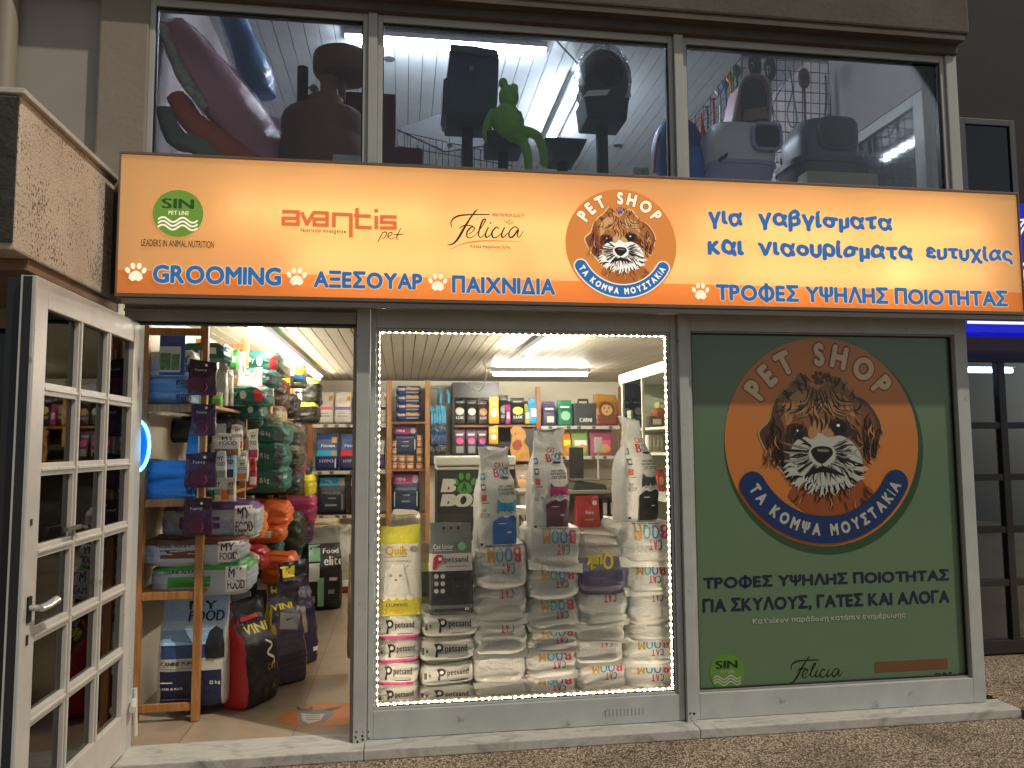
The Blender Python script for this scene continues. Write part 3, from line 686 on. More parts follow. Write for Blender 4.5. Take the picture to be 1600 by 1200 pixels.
SB = EM('sign_blue', '2f6fae', .72); SW = EM('sign_white', 'ffeecb', .95); SK = EM('sign_ink', '3a2a18', .5); SO = EM('sign_red_orange', 'dc7440', .9); SH = EM('sign_halo', 'f5d3a0', .8)
def flat(y, k=0): return lambda x, z: (x, y-.0065-k*.0004, z)
def spart(name, items, mat, k=0):
    m = MB()
    for fl in items: onto(m, fl, flat(SY, k))
    return part(name, m, mat, t)
def sbox(s, x0, y0, x1, y1, slope, bold=.02, ref=None):
    """lettering whose box is read off the sign: left edge x0, right x1, top y0 and bottom y1 at x0"""
    a = spx(x0, y1); b = spx(x1, y0+slope*(x1-x0)); c = spx(x0, y0); d = spx(x1, y1+slope*(x1-x0))
    return fit(s, a[0], b[0], (a[1]+d[1])/2, (b[1]+c[1])/2, bold, hv=True)
for s, x0, y0, x1, y1 in (('GROOMING', 239, 414, 440, 443), ('ΑΞΕΣΟΥΑΡ', 490, 423, 660, 450), ('ΠΑΙΧΝΙΔΙΑ', 706, 431, 867, 458), ('ΤΡΟΦΕΣ ΥΨΗΛΗΣ ΠΟΙΟΤΗΤΑΣ', 1118, 442, 1572, 472)):
    sl = .021; fl = sbox(s, x0, y0, x1, y1, sl, .042)
    m = MB()
    for dx, dz in ((-.004, 0), (.004, 0), (0, .004), (0, -.004)):
        onto(m, shift(fl, dx, dz), flat(SY, 1+dx*200+dz*100))
    part('lettering_halo', m, SH, t)
    m = MB()
    onto(m, fl, flat(SY, 5.5))
    part('lettering', m, SB, t)
for s, x0, y0, x1, y1 in (('για', 1106, 331, 1159, 359), ('γαβγίσματα', 1184, 329, 1392, 362), ('και', 1105, 375, 1161, 399), ('νιαουρίσματα', 1184, 374, 1424, 408), ('ευτυχίας', 1446, 383, 1580, 412)):
    fl = sbox(s, x0, y0, x1, y1, .012, .05)
    # a hand-drawn wobble
    fl = ([(x, z+.005*math.sin(x*38)+.003*math.sin(x*71), l) for x, z, l in fl[0]], fl[1])
    m = MB()
    for dx, dz in ((-.004, 0), (.004, 0), (0, .004), (0, -.004)): onto(m, shift(fl, dx, dz), flat(SY, 1+dx*200+dz*100))
    part('lettering_halo', m, SH, t)
    m = MB()
    onto(m, fl, flat(SY, 5.5))
    part('lettering', m, SB, t)
for px_, py_ in ((213, 425), (464, 432), (684, 441), (1094, 455)):
    c = spx(px_, py_); spart('paw_print', paw(c[0], c[1], .056), SW, 2)
# green round logo
def green_logo(fn, c, r, mats, prt, kk):
    m = MB(); n = 40
    onto(m, oval(c[0], c[1], r*1.0, r, n), fn(1+kk)); prt('logo_disc', m, mats[0])
    m = MB(); onto(m, fit('SIN', c[0]-r*.66, c[0]+r*.62, c[1]+r*.2, c[1]+r*.62, .035), fn(2+kk))
    for x in (-.66, -.42, .0, .3, .34, .62):
        pass
    prt('logo_lettering', m, mats[1])
    m = MB(); onto(m, fit('PET LINE', c[0]-r*.38, c[0]+r*.42, c[1]-r*.06, c[1]+r*.1, .01), fn(2+kk))
    for d in (-.28, -.44, -.6):
        onto(m, stroke([(c[0]+r*(-.78+q*.13), c[1]+r*(d+.1*math.sin(q*1.05))) for q in range(13)], r*.07, r*.075, r*.07), fn(2+kk))
    prt('logo_waves', m, mats[2])
c = spx(279, 334); r = .128
green_logo(lambda k: flat(SY, k), c, r, (EM('logo_green', '77a03a', .6), EM('logo_dark_green', '2f5a24', .5), SW), lambda n, m, ma: part(n, m, ma, t), 1)
spart('small_lettering', [sbox('LEADERS IN ANIMAL NUTRITION', 221, 374, 335, 385, .03, .01)], SK, 1)
# techno lettering
def cp5(x, y): return spx(170+x/3.137, 230+y/3.137)
W5 = 17/3.137/255
def techno(paths, ww): return [stroke([cp5(*p) for p in pp], ww, sm=False) for pp in paths]
spart('techno_lettering', techno([
 [(850, 318), (935, 320)], [(928, 312), (928, 388)], [(936, 380), (848, 378)], [(857, 384), (857, 345)], [(850, 350), (928, 352)],
 [(945, 320), (975, 385)], [(968, 385), (1005, 324)], [(1000, 322), (1075, 326)], [(1070, 318), (1070, 392)], [(1078, 385), (1000, 382)], [(1008, 388), (1008, 350)], [(1000, 354), (1070, 356)],
 [(1104, 396), (1104, 322)], [(1096, 330), (1190, 334)], [(1187, 326), (1187, 444)],
 [(1217, 300), (1217, 402)], [(1202, 338), (1285, 341)], [(1209, 394), (1290, 397)],
 [(1311, 338), (1311, 405)], [(1311, 305), (1311, 322)],
 [(1412, 345), (1330, 343)], [(1338, 337), (1338, 376)], [(1330, 370), (1408, 373)], [(1402, 367), (1402, 405)], [(1410, 398), (1328, 398)]], W5), SO, 1)
spart('small_lettering', [sbox('Nutrición inteligente', 470, 357, 541, 365, .03, .01)]+[stroke([cp5(*p) for p in pp], .004, .006, .003) for pp in (
 [(1318, 468), (1332, 440), (1345, 420), (1362, 420), (1352, 445), (1335, 448)], [(1362, 442), (1385, 432), (1388, 420), (1375, 422), (1368, 440), (1385, 452), (1402, 440)],
 [(1432, 398), (1418, 425), (1410, 448), (1420, 455)], [(1395, 430), (1447, 428)])], SK, 1)
# script lettering
def cp6(x, y): return spx(640+x/3.478, 260+y/3.478)
SCRIPT = [([(228, 335), (226, 300), (262, 272), (330, 264), (435, 264)], 3, 9, 5), ([(345, 250), (375, 234)], 2, 3, 2), ([(365, 238), (335, 275), (300, 330), (262, 395), (232, 424), (205, 428)], 5, 12, 4),
 ([(268, 340), (300, 322), (345, 326)], 3, 7, 3), ([(305, 375), (340, 358), (352, 336), (334, 332), (312, 358), (312, 384), (332, 390), (362, 370)], 3, 8, 3),
 ([(362, 370), (395, 325), (412, 292), (398, 294), (380, 340), (374, 376), (388, 388), (408, 368)], 3, 9, 3), ([(428, 332), (412, 368), (418, 388), (448, 366)], 6, 9, 3), ([(436, 312), (442, 306)], 7, 8, 4),
 ([(484, 342), (470, 332), (448, 358), (450, 384), (470, 388), (498, 366)], 5, 9, 3), ([(516, 332), (500, 368), (506, 388), (536, 362)], 6, 9, 3),
 ([(592, 342), (570, 330), (544, 352), (540, 382), (560, 384), (590, 345), (584, 376), (596, 386), (618, 352)], 5, 9, 3)]
spart('script_lettering', [stroke([cp6(*p) for p in pp], a/3.478/255, b/3.478/255, c_/3.478/255) for pp, a, b, c_ in SCRIPT], SK, 1)
spart('script_swash', [stroke([cp6(*p) for p in ((222, 452), (300, 420), (420, 406), (612, 412))], .002, .008, .001), stroke([cp6(*p) for p in ((540, 318), (525, 305), (512, 296))], .002, .007, .002), stroke([cp6(*p) for p in ((542, 318), (540, 300), (548, 288))], .002, .007, .002), stroke([cp6(*p) for p in ((544, 318), (556, 308), (566, 304))], .002, .006, .002)], SO, 1)
spart('small_lettering', [sbox('HIGH PREMIUM QUALITY', 769, 334, 820, 340, .02, .01), sbox('Keeps Happiness Safe', 735, 384, 796, 391, -.03, .01)], PM('sign_small_ink', '7a5230', .6), 1)

# ---------------------------------------------------------------- the dog emblem, in units of its disc
def L4(*pts): return [((x-747)/501, (622-y)/538) for x, y in pts]
DOG = []
def closed(P, k=4):
    out = []; n = len(P)
    for i in range(n):
        a, b, c, d = P[i-1], P[i], P[(i+1) % n], P[(i+2) % n]
        for j in range(k):
            t = j/k; out.append(tuple(.5*((2*b[q])+(-a[q]+c[q])*t+(2*a[q]-5*b[q]+4*c[q]-d[q])*t*t+(-a[q]+3*b[q]-3*c[q]+d[q])*t**3) for q in (0, 1)))
    return out
DOG.append(('halo', L4((520,395),(540,362),(590,322),(632,262),(652,296),(690,330),(735,345),(790,286),(850,282),(885,330),(930,388),(980,408),(1030,470),(1060,545),(1050,610),(1030,650),(1020,720),(975,705),(955,690),(940,800),(905,860),(760,880),(650,860),(585,800),(560,828),(520,775),(470,722),(440,660),(412,575),(468,510),(490,440))))
DOG.append(('ear', L4((528,402),(496,440),(474,518),(424,572),(432,620),(455,668),(490,722),(530,768),(556,822),(582,760),(600,640),(575,520))))
DOG.append(('ear', L4((915,392),(975,412),(1022,470),(1052,540),(1046,600),(1028,650),(1016,714),(980,698),(945,660),(915,560),(900,450))))
DOG.append(('ear_in', L4((950,430),(1000,470),(1030,540),(1020,600),(990,640),(960,600),(945,520))))
DOG.append(('chest', L4((590,845),(556,900),(585,935),(650,985),(740,1005),(850,998),(930,960),(1000,900),(960,850),(905,820),(640,830))))
DOG.append(('head', L4((520,412),(546,370),(592,330),(638,268),(652,302),(690,336),(735,352),(790,294),(842,290),(880,342),(930,402),(948,480),(952,600),(945,700),(920,790),(860,850),(760,872),(660,850),(592,790),(562,700),(548,560),(524,480))))
DOG.append(('tan', L4((560,430),(600,380),(640,360),(690,380),(640,430),(600,500),(560,540))))
DOG.append(('tan', L4((780,380),(850,380),(900,430),(915,500),(860,460),(800,440))))
DOG.append(('dark', L4((556,560),(600,530),(655,545),(668,590),(640,612),(580,640),(560,700))))
DOG.append(('dark', L4((776,545),(820,500),(880,520),(935,580),(945,660),(890,610),(800,596))))
DOG.append(('tan', L4((672,560),(730,500),(785,560),(800,600),(740,640),(680,610))))
DOG.append(('white', L4((572,712),(590,640),(640,600),(690,612),(728,580),(770,604),(840,596),(905,640),(944,716),(925,790),(885,842),(800,880),(725,872),(640,830),(592,775))))
DOG.append(('eye', 'O', (618, 578), 36, 36)); DOG.append(('eye', 'O', (832, 552), 40, 37))
DOG.append(('glint', 'O', (612, 568), 7, 6)); DOG.append(('glint', 'O', (826, 542), 8, 7))
DOG.append(('eye', L4((680,672),(715,650),(778,655),(792,688),(765,718),(735,738),(700,718))))
DOG.append(('grey', L4((715,664),(765,666),(770,678),(720,676))))
DOG.append(('eye', L4((640,800),(685,768),(730,752),(735,735),(742,752),(795,768),(852,802),(800,792),(738,782),(690,790))))
rs = random.Random(3); HS = []
def hair(a, b, bend, w_, key):
    (x0, z0), (x1, z1) = L4(a, b); mx, mz = (x0+x1)/2-(z1-z0)*bend, (z0+z1)/2+(x1-x0)*bend
    HS.append((key, stroke([(x0, z0), (mx, mz), (x1, z1)], w_*.25, w_, w_*.1)))
for i in range(70):                                   # whiskery muzzle
    a = rad(140+i*260/69+rs.uniform(-4, 4)); x, y = 738+70*math.cos(a), 690-60*math.sin(a); l = rs.uniform(50, 150)
    hair((x, y), (x+l*math.cos(a)*1.15, y-l*math.sin(a)*.9+12), rs.uniform(-.2, .2), rs.uniform(.014, .030), ('eye', 'eye', 'shade', 'eye', 'grey')[i % 5])
for i in range(44):                                   # coat of the head
    x = rs.uniform(545, 930); y = rs.uniform(360, 620); hair((x, y), (x+(x-735)*.18+rs.uniform(-8, 8), y+rs.uniform(35, 75)), .2 if x < 735 else -.2, rs.uniform(.008, .016), rs.choice(['hairline', 'tan', 'tan', 'ear_in', 'eye'])) if not (590 < x < 890 and y > 540) else None
for i in range(44):                                   # fringe
    x = rs.uniform(560, 920); y = rs.uniform(340, 400); hair((735+(x-735)*.35, y), (x, y+rs.uniform(60, 150)), .25 if x < 735 else -.25, rs.uniform(.01, .02), rs.choice(['eye', 'hairline', 'tan', 'tan']))
for i in range(16):
    y = rs.uniform(430, 720); hair((510-rs.uniform(0, 40)+ (y-430)*.05, y), (470+rs.uniform(-20, 70), y+rs.uniform(50, 90)), .2, .016, 'eye')
    hair((960+rs.uniform(-10, 50), y-20), (980+rs.uniform(-20, 50), y+rs.uniform(40, 70)), -.2, .016, 'eye')
for i in range(22):
    x = rs.uniform(590, 960); y = rs.uniform(850, 930); hair((x, y), (x+(x-760)*.25, y+rs.uniform(40, 75)), rs.uniform(-.3, .3), .016, rs.choice(['eye', 'hairline', 'tan']))
for a, b in (((640,270),(665,360)),((600,330),(650,380)),((540,370),(580,420)),((845,290),(800,350)),((700,480),(715,560)),((760,470),(750,560)),((730,500),(733,580)),((790,500),(770,560)),((668,470),(690,550))): hair(a, b, .15, .02, 'eye')
for i in range(60):                                   # ragged beard
    a = rad(185+i*170/59+rs.uniform(-3, 3)); x, y = 752+150*math.cos(a), 742-105*math.sin(a); l = rs.uniform(40, 75)
    hair((x, y), (x+l*math.cos(a)+rs.uniform(-10, 10), y-l*math.sin(a)*.9), rs.uniform(-.25, .25), rs.uniform(.02, .035), ('white', 'white', 'white', 'eye')[i % 4])
for i in range(22):                                   # tufts round the outline of the head
    a = rad(18+i*144/21+rs.uniform(-3, 3)); a += .35 if 1.3 < a < 1.57 else (-.35 if 1.57 <= a < 1.9 else 0); x, y = 738+190*math.cos(a), 520-210*math.sin(a); l = rs.uniform(35, 60)
    hair((x, y), (x+l*math.cos(a+.5), y-l*math.sin(a+.5)), rs.uniform(-.3, .3), rs.uniform(.014, .024), ('eye', 'head', 'hairline')[i % 3])
for i in range(18):                                   # ear tips
    for cx, cy in ((470, 640), (1020, 600)):
        x, y = cx+rs.uniform(-35, 35), cy+rs.uniform(-70, 70); hair((x, y), (x+rs.uniform(-25, 25), y+rs.uniform(40, 80)), rs.uniform(-.25, .25), rs.uniform(.012, .02), rs.choice(['eye', 'hairline', 'tan', 'ear_in']))
def arc_text(s, r, a0, a1, h, wch, out=True, bold=.055):
    """letters set round a circle; angles of the first and last letter"""
    res = []; wd = []
    for ch in s:
        if ch == ' ': wd.append(.45); continue
        v = tmesh(ch, 0)[0]; wd.append(max(p[0] for p in v)-min(p[0] for p in v)+.09)
    tot = sum(wd)-wd[0]/2-wd[-1]/2; pos = 0
    for i, ch in enumerate(s):
        a = rad(a0+(a1-a0)*pos/tot)
        if i < len(s)-1: pos += wd[i]/2+wd[i+1]/2
        if ch == ' ': continue
        vs, fs = fit(ch, -.5, .5, -.5, .5, bold, hv=True); w_ = (wd[i]-.09)*wch; k = 1 if out else -1; ux, uz = math.sin(a)*k, -math.cos(a)*k; nx_, nz_ = math.cos(a)*k, math.sin(a)*k
        res.append(([(r*math.cos(a)+x*w_*ux+z*h*nx_, r*math.sin(a)+x*w_*uz+z*h*nz_) for x, z, _l in vs], fs, [q[2] for q in vs]))
    return [([a+(l,) for a, l in zip(r_[0], r_[2])], r_[1]) for r_ in res]
def band(r0, r1, a0, a1):
    n = 40; o = [(r1*math.cos(rad(a0+(a1-a0)*i/n)), r1*math.sin(rad(a0+(a1-a0)*i/n))) for i in range(n+1)]
    i_ = [(r0*math.cos(rad(a0+(a1-a0)*i/n)), r0*math.sin(rad(a0+(a1-a0)*i/n))) for i in range(n+1)]
    rm, h = (r0+r1)/2, (r1-r0)/2; out = [(o+i_, [(k, k+1, n+1+k+1, n+1+k) for k in range(n)])]
    for a in (a0, a1): out.append(oval(rm*math.cos(rad(a)), rm*math.sin(rad(a)), h, h, 24))
    return out
def emblem(parent, c, rx, rz, y, MT, kind):
    def fn(k): return lambda u, v: (c[0]+u*rx, y-.0066-k*.0005, c[1]+v*rz)
    def go(name, items, mk, k, st=0):
        m = MB()
        for i, fl in enumerate(items): onto(m, fl, fn(k+st*i))
        return part(name, m, MT[mk], parent)
    d = go('logo_disc', [oval(0, 0, 1, 1, 72)], 'disc', 1)
    nb = go('name_band_edge', band(.715, .97, 209, 331), 'edge', 15, .15); go('name_band', band(.735, .95, 209, 331), 'band', 16, .15)
    go('band_lettering', arc_text('ΤΑ ΚΟΜΨΑ ΜΟΥΣΤΑΚΙΑ', .843, 212, 328.5, .115, .13, False), 'white', 17.5)
    tx = arc_text('PET SHOP', .835, 144, 40, .23, .29)
    go('lettering_outline', [shift(f, dx, dz) for f in tx for dx, dz in ((-.015, 0), (.015, 0), (0, .015), (0, -.015))], 'outline', 2, .01)
    go('arc_lettering', tx, 'cream', 4)
    go('paw_print', paw(-.02, .61, .075), 'paw', 15)
    m = MB(); keys = []
    def K(k):
        if k not in keys: keys.append(k)
        return keys.index(k)
    for i, e in enumerate(DOG):
        fl = oval(*L4(e[2])[0], e[3]/501, e[4]/538, 20) if e[1] == 'O' else poly(closed(e[1]))
        bm = bmesh.new(); vs = [bm.verts.new((x, 0, z)) for x, z in fl[0]]; bm.faces.new(vs); bmesh.ops.triangulate(bm, faces=bm.faces); bm.verts.index_update()
        fl = ([(v.co.x, v.co.z) for v in bm.verts], [tuple(v.index for v in f.verts) for f in bm.faces]); bm.free()
        onto(m, fl, fn(5+i*.4), K(e[0]))
        if e[0] == 'white':
            for j, (kk, s_) in enumerate(HS[:70]): onto(m, s_, fn(5+i*.4+.2+j*.004), K(kk))
    for j, (kk, s_) in enumerate(HS[70:]): onto(m, s_, fn(13.5+j*.01), K(kk))
    return part('dog_portrait', m, [MT[k] for k in keys], parent)
def mset(kind):
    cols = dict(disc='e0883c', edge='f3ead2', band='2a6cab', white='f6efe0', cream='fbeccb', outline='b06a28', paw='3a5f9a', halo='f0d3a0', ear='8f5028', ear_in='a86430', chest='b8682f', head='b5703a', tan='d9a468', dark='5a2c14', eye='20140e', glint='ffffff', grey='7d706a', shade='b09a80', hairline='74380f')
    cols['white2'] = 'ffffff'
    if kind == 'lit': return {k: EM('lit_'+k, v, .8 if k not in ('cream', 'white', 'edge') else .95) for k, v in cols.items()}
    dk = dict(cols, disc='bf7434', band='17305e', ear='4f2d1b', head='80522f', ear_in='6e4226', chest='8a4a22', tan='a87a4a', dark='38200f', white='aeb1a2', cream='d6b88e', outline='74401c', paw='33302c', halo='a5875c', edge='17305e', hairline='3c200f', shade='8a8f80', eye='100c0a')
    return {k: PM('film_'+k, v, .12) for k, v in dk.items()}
cL = spx(970.5, 382.5)
emblem(t, cL, (spx(1057, 385)[0]-spx(884, 380)[0])/2, (spx(970, 296)[1]-spx(970, 469)[1])/2, SY, mset('lit'), 'lit')

# ================================================================ GREEN POSTER
PY = .012
t = thing('window_poster', 'dark green window poster with a dog emblem and Greek lettering', 'poster', (2.6, PY, .15))
part('backing', MB().box(1.727, 3.469, PY, PY+.008, .16, 2.271), PM('poster_green', '5f7759', .1, var=.04, vs=1.5), t)
PY2 = PY+.005
def pp(px, py): q = at(px, py, PY); return q.x, q.z
c = pp(1286, 689); rx = (pp(1436, 690)[0]-pp(1134, 688)[0])/2; rz = (pp(1284, 526)[1]-pp(1284, 852)[1])/2
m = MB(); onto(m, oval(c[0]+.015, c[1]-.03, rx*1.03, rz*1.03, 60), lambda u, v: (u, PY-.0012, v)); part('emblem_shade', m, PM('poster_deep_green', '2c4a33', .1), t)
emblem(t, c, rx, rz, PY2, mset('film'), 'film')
def ptxt(s, x0, y0, x1, y1, sl, bold, mat, name='lettering'):
    a = pp(x0, y1); b = pp(x1, y0+sl*(x1-x0)); cc = pp(x0, y0); d = pp(x1, y1+sl*(x1-x0))
    m = MB(); fl = fit(s, a[0], b[0], (a[1]+d[1])/2, (b[1]+cc[1])/2, bold, hv=bold > .025)
    onto(m, fl, lambda u, v: (u, PY-.0015, v))
    return part(name, m, mat, t)
NAVY = PM('film_navy', '14223c', .12); FWH = PM('film_white', 'c9cfb8', .12); FK = PM('film_black', '14160f', .12)
ptxt('ΤΡΟΦΕΣ ΥΨΗΛΗΣ ΠΟΙΟΤΗΤΑΣ', 1099, 899, 1482, 920, -.027, .038, NAVY)
ptxt('ΓΙΑ ΣΚΥΛΟΥΣ, ΓΑΤΕΣ ΚΑΙ ΑΛΟΓΑ', 1098, 934, 1483, 958, -.030, .038, NAVY)
ptxt("Κατ'οίκον παράδοση κατόπιν ενημέρωσης", 1176, 963, 1414, 974, -.018, .03, FWH)
c = pp(1136, 1050)
green_logo(lambda k: (lambda u, v: (u, PY-.001-k*.0005, v)), c, .108, (PM('film_logo_green', '5d8a34', .12), PM('film_logo_dark', '122a16', .12), FWH), lambda n, m, ma: part(n, m, ma, t), 1)
def cq(x, y): return pp(1232+(x-205)*.205, 1026+(y-235)*.215-(x-205)*.006)
m = MB()
for pth, a, b, c_ in SCRIPT: onto(m, stroke([cq(*p) for p in pth], a/1100, b/950, c_/1100), lambda u, v: (u, PY-.0016, v))
part('script_lettering', m, FK, t)
m = MB(); a, b = pp(1367, 1047), pp(1480, 1028); onto(m, rect(a[0], b[0], (a[1]+pp(1480, 1046)[1])/2-.005, b[1]-.002), lambda u, v: (u, PY-.0016, v))
part('orange_bar', m, PM('film_orange', '6e4a30', .12), t)
ptxt('pet', 1462, 1050, 1488, 1060, -.02, .0, FK, 'script_word')
# ================================================================ WINDOW DISPLAY
ORD = ['topmost', 'second from the top', 'third from the top', 'fourth from the top', 'fifth from the top', 'sixth from the top', 'seventh from the top']
def order(i, n): return 'lowest' if i == n-1 else ORD[i]
struct('display_ledge', MB().box(-.15, 1.60, .05, .75, .0, .148), PM('ledge_white', 'c9c2b2', .5), bev=.004)
FY = .16
sd = [0]
def seed(): sd[0] += 1; return sd[0]
def lying(px0, px1, py0, py1, mat, decs, label, group, yf=FY, L=.40, rz=0, tilt=0, name='litter_sack', e=.24):
    b, W, H = pix(px0, px1, py0, py1, yf); H = H*1.09; W *= 1.06
    mb = pillow(W, L, H, seed(), .009, e, flap=.02)
    return bag(name, mb, mat, label, 'litter bag', (b.x, yf+L/2, b.z), group, (tilt, 0 if 'packet' in name else rad(random.uniform(-2, 2)), rz), decs, W, H)
def boom(v0, v1, u0=-.24, u1=.38, cat=(0.02, .27, -.02), what='both', fade=1):
    d = []; h = v1-v0
    if what in ('both', 'boom'):
        n = 4; s_ = (u1-u0)/n; zb = v0+h*.45
        for i, (ch, k) in enumerate((('B', 'r2'), ('O', 'b2'), ('O', 'c2'), ('M', 'g2'))): d.append(('U', ch, u1-(i+1)*s_+.012, u1-i*s_-.004, zb, v1, k))
    zt = v0+h*.42 if what == 'both' else v1
    s_ = (cat[1]-cat[0])/3
    for i, (ch, k) in enumerate((('C', 't2'), ('A', 'r2'), ('T', 'r2'))): d.append(('U', ch, cat[1]-(i+1)*s_+.008, cat[1]-i*s_-.004, v0, zt, k))
    return d
WHITE = BM([(0, 'cdcbc3')], None, .3); WHITE2 = BM([(0, 'd3d0c7'), (.3, 'c4c4bd'), (.9, 'cfccc3')], None, .34)
# pink edged sacks and grey edged sacks
def psand(pinkish):
    return [('R', -.44, -.39, .32, .6, 'dg'), ('R', -.37, -.31, .30, .62, 'lg'), ('O', -.34, .46, .02, .08, 'dg'),
            ('P', [(-.20,.24),(-.155,.24),(-.15,.42),(-.10,.42),(-.06,.5),(-.05,.64),(-.08,.74),(-.14,.78),(-.22,.76),(-.17,.66)], 'k'), ('O', -.125, .6, .035, .09, 'w'),
            ('T', 'petsand', -.02, .37, .34, .7, 'k'), ('R', .02, .36, .2, .225, 'k')]
C1 = [(586, 658, 962, 997), (585, 655, 1000, 1033), (585, 655, 1035, 1070), (584, 653, 1072, 1104)]
for i, r in enumerate(C1):
    lying(*r, BM([(0, 'c9407f'), (.14, 'd8d4ca'), (.93, 'cfa090')], None, .28), psand(1), 'white litter sack with pink edges, %s of its stack' % order(i, 4), 'pink edged litter sacks', rz=rad([-3, 2, -4, 1][i]))
C2 = [(659, 743, 960, 996), (658, 741, 1000, 1033), (658, 739, 1038, 1071), (657, 743, 1073, 1101)]
for i, r in enumerate(C2):
    lying(*r, BM([(0, '55544f'), (.13, 'd3d0c6'), (.9, '7c7b76')], None, .28), psand(0), 'white litter sack with grey edges, %s of its stack' % order(i, 4), 'grey edged litter sacks', rz=rad([2, -2, 3, -2][i]))
stacks = [('column under the blue cat bag', [(744, 827, 858, 922, 'both'), (743, 826, 922, 974, 'cat'), (744, 825, 976, 1026, 'cat'), (741, 820, 1024, 1068, 'none'), (741, 822, 1068, 1098, 'none')]),
          ('column under the magenta cat bag', [(828, 910, 830, 890, 'both'), (826, 905, 892, 936, 'both'), (826, 906, 940, 984, 'both'), (826, 903, 984, 1018, 'both'), (822, 902, 1019, 1060, 'both'), (822, 904, 1060, 1090, 'both')]),
          ('column under the purple sack', [(903, 980, 929, 978, 'cat'), (904, 977, 976, 1002, 'none'), (903, 977, 1002, 1038, 'cat'), (903, 979, 1037, 1079, 'both'), (904, 977, 1078, 1089, 'none')]),
          ('column under the black cat bag', [(966, 1050, 822, 884, 'both'), (980, 1051, 884, 928, 'both'), (980, 1051, 928, 976, 'cat'), (980, 1053, 976, 1001, 'none'), (981, 1057, 1001, 1040, 'both'), (980, 1057, 1038, 1081, 'both')])]
for nm, rows in stacks:
    for i, (a, b, c, d, k) in enumerate(rows):
        dec = [] if k == 'none' else (boom(.36, .94) if k == 'both' else boom(.68, .93, what='cat'))
        if k == 'both' and i == 0: dec += [('U', 'ULTRA CLUMPING', -.25, .22, .95, .99, 'k'), ('O', 0, .5, .12, .03, 'lg')]
        sk = lying(a, b, c, d, WHITE if i % 2 else WHITE2, dec, 'white litter sack, %s in the %s' % (order(i, len(rows)), nm), 'white sacks lying in the shop window', rz=rad(random.uniform(-4, 4)), L=.44)
        if (i*7+len(nm)) % 5 < 4:
            _, W_, H_ = pix(a, b, c, d, FY); fm = MB(); sd_ = seed(); nx_, nz_ = 26, 5; sl_ = random.uniform(-.14, .14); top_ = random.uniform(.14, .30)
            for ix in range(nx_+1):
                for iz in range(nz_+1):
                    uu = -.5+ix/nx_; q = iz/nz_; z_ = H_*(top_*(1-q)-.02+sl_*uu)
                    fm.v.append(Vector((uu*W_*1.05*(1-.03*q), -.222-.016*q-.010*q*q+wr((uu*W_, q*.05, 0), sd_, .006, 16)*q-.0*(abs(uu*2)**6), z_+wr((uu*W_, 0, 1), sd_+1, .004, 20))))
            for ix in range(nx_):
                for iz in range(nz_): o_ = ix*(nz_+1)+iz; fm.f.append((o_, o_+nz_+1, o_+nz_+2, o_+1)); fm.m.append(0)
            part('bag_seal', fm, BM([(0, 'dedbd2')], None, .26), sk, smooth=True, world=False)
lying(904, 981, 843, 929, BM([(0, '4a4468'), (.4, '77717f'), (.62, 'b8b2a8')], None, .25),
      [('U', 'Quik', -.3, .22, .42, .72, 'y'), ('U', 'PROFESSIONAL', -.25, .3, .78, .82, 'gr')], 'plump purple and silver litter sack lying on the third pile', 'plump litter sacks', L=.44)
# upright bags in the window
def stand(name, px, yf, T, mat, decs, label, cat, group=None, rz=0, rx=0, seal=.9, fl=.14, a=.005, neck=1, bow=0, **kw):
    b, W, H = pix(*px, yf); mb = pouch(W, T, H, seed(), a, seal, fl, neck, bow, **kw)
    return bag(name, mb, mat, label, cat, (b.x, yf+T/2, b.z), group, (rx, 0, rz), decs, W, H)
stand('litter_pouch', (586, 659, 823, 962), .15, .08, BM([(0, 'd3c435'), (.19, 'd6d2c4'), (.78, 'd9d03a')], None, .3),
      [('T', 'Quik', -.27, .2, .66, .77, 'y'), ('T', 'Quik', -.29, .18, .665, .775, 'gd'), ('R', -.3, .18, .655, .66, 'k'), ('T', 'PROFESSIONAL', -.32, .25, .60, .62, 'gr'), ('O', .33, .74, .09, .035, 'gr'),
       ('P', [(-.33,.3),(-.3,.44),(-.27,.56),(-.17,.5),(.02,.5),(.1,.56),(.15,.44),(.22,.3),(.2,.24),(-.3,.24)], 'lg'), ('O', -.17, .45, .04, .016, 'gr'), ('O', .04, .45, .04, .016, 'gr'), ('O', -.06, .4, .03, .012, 'br'),
       ('O', -.3, .2, .07, .025, 'cr'), ('O', -.12, .2, .07, .025, 'cr'), ('O', .06, .2, .07, .025, 'cr'), ('O', .24, .2, .07, .025, 'cr'),
       ('T', 'CLUMPING', -.27, .2, .105, .14, 'k'), ('R', -.2, .15, .06, .07, 'gd'), ('R', -.12, .12, .03, .04, 'gd')], 'white and yellow litter pouch standing on the pink edged sacks', 'litter bag', seal=.93)
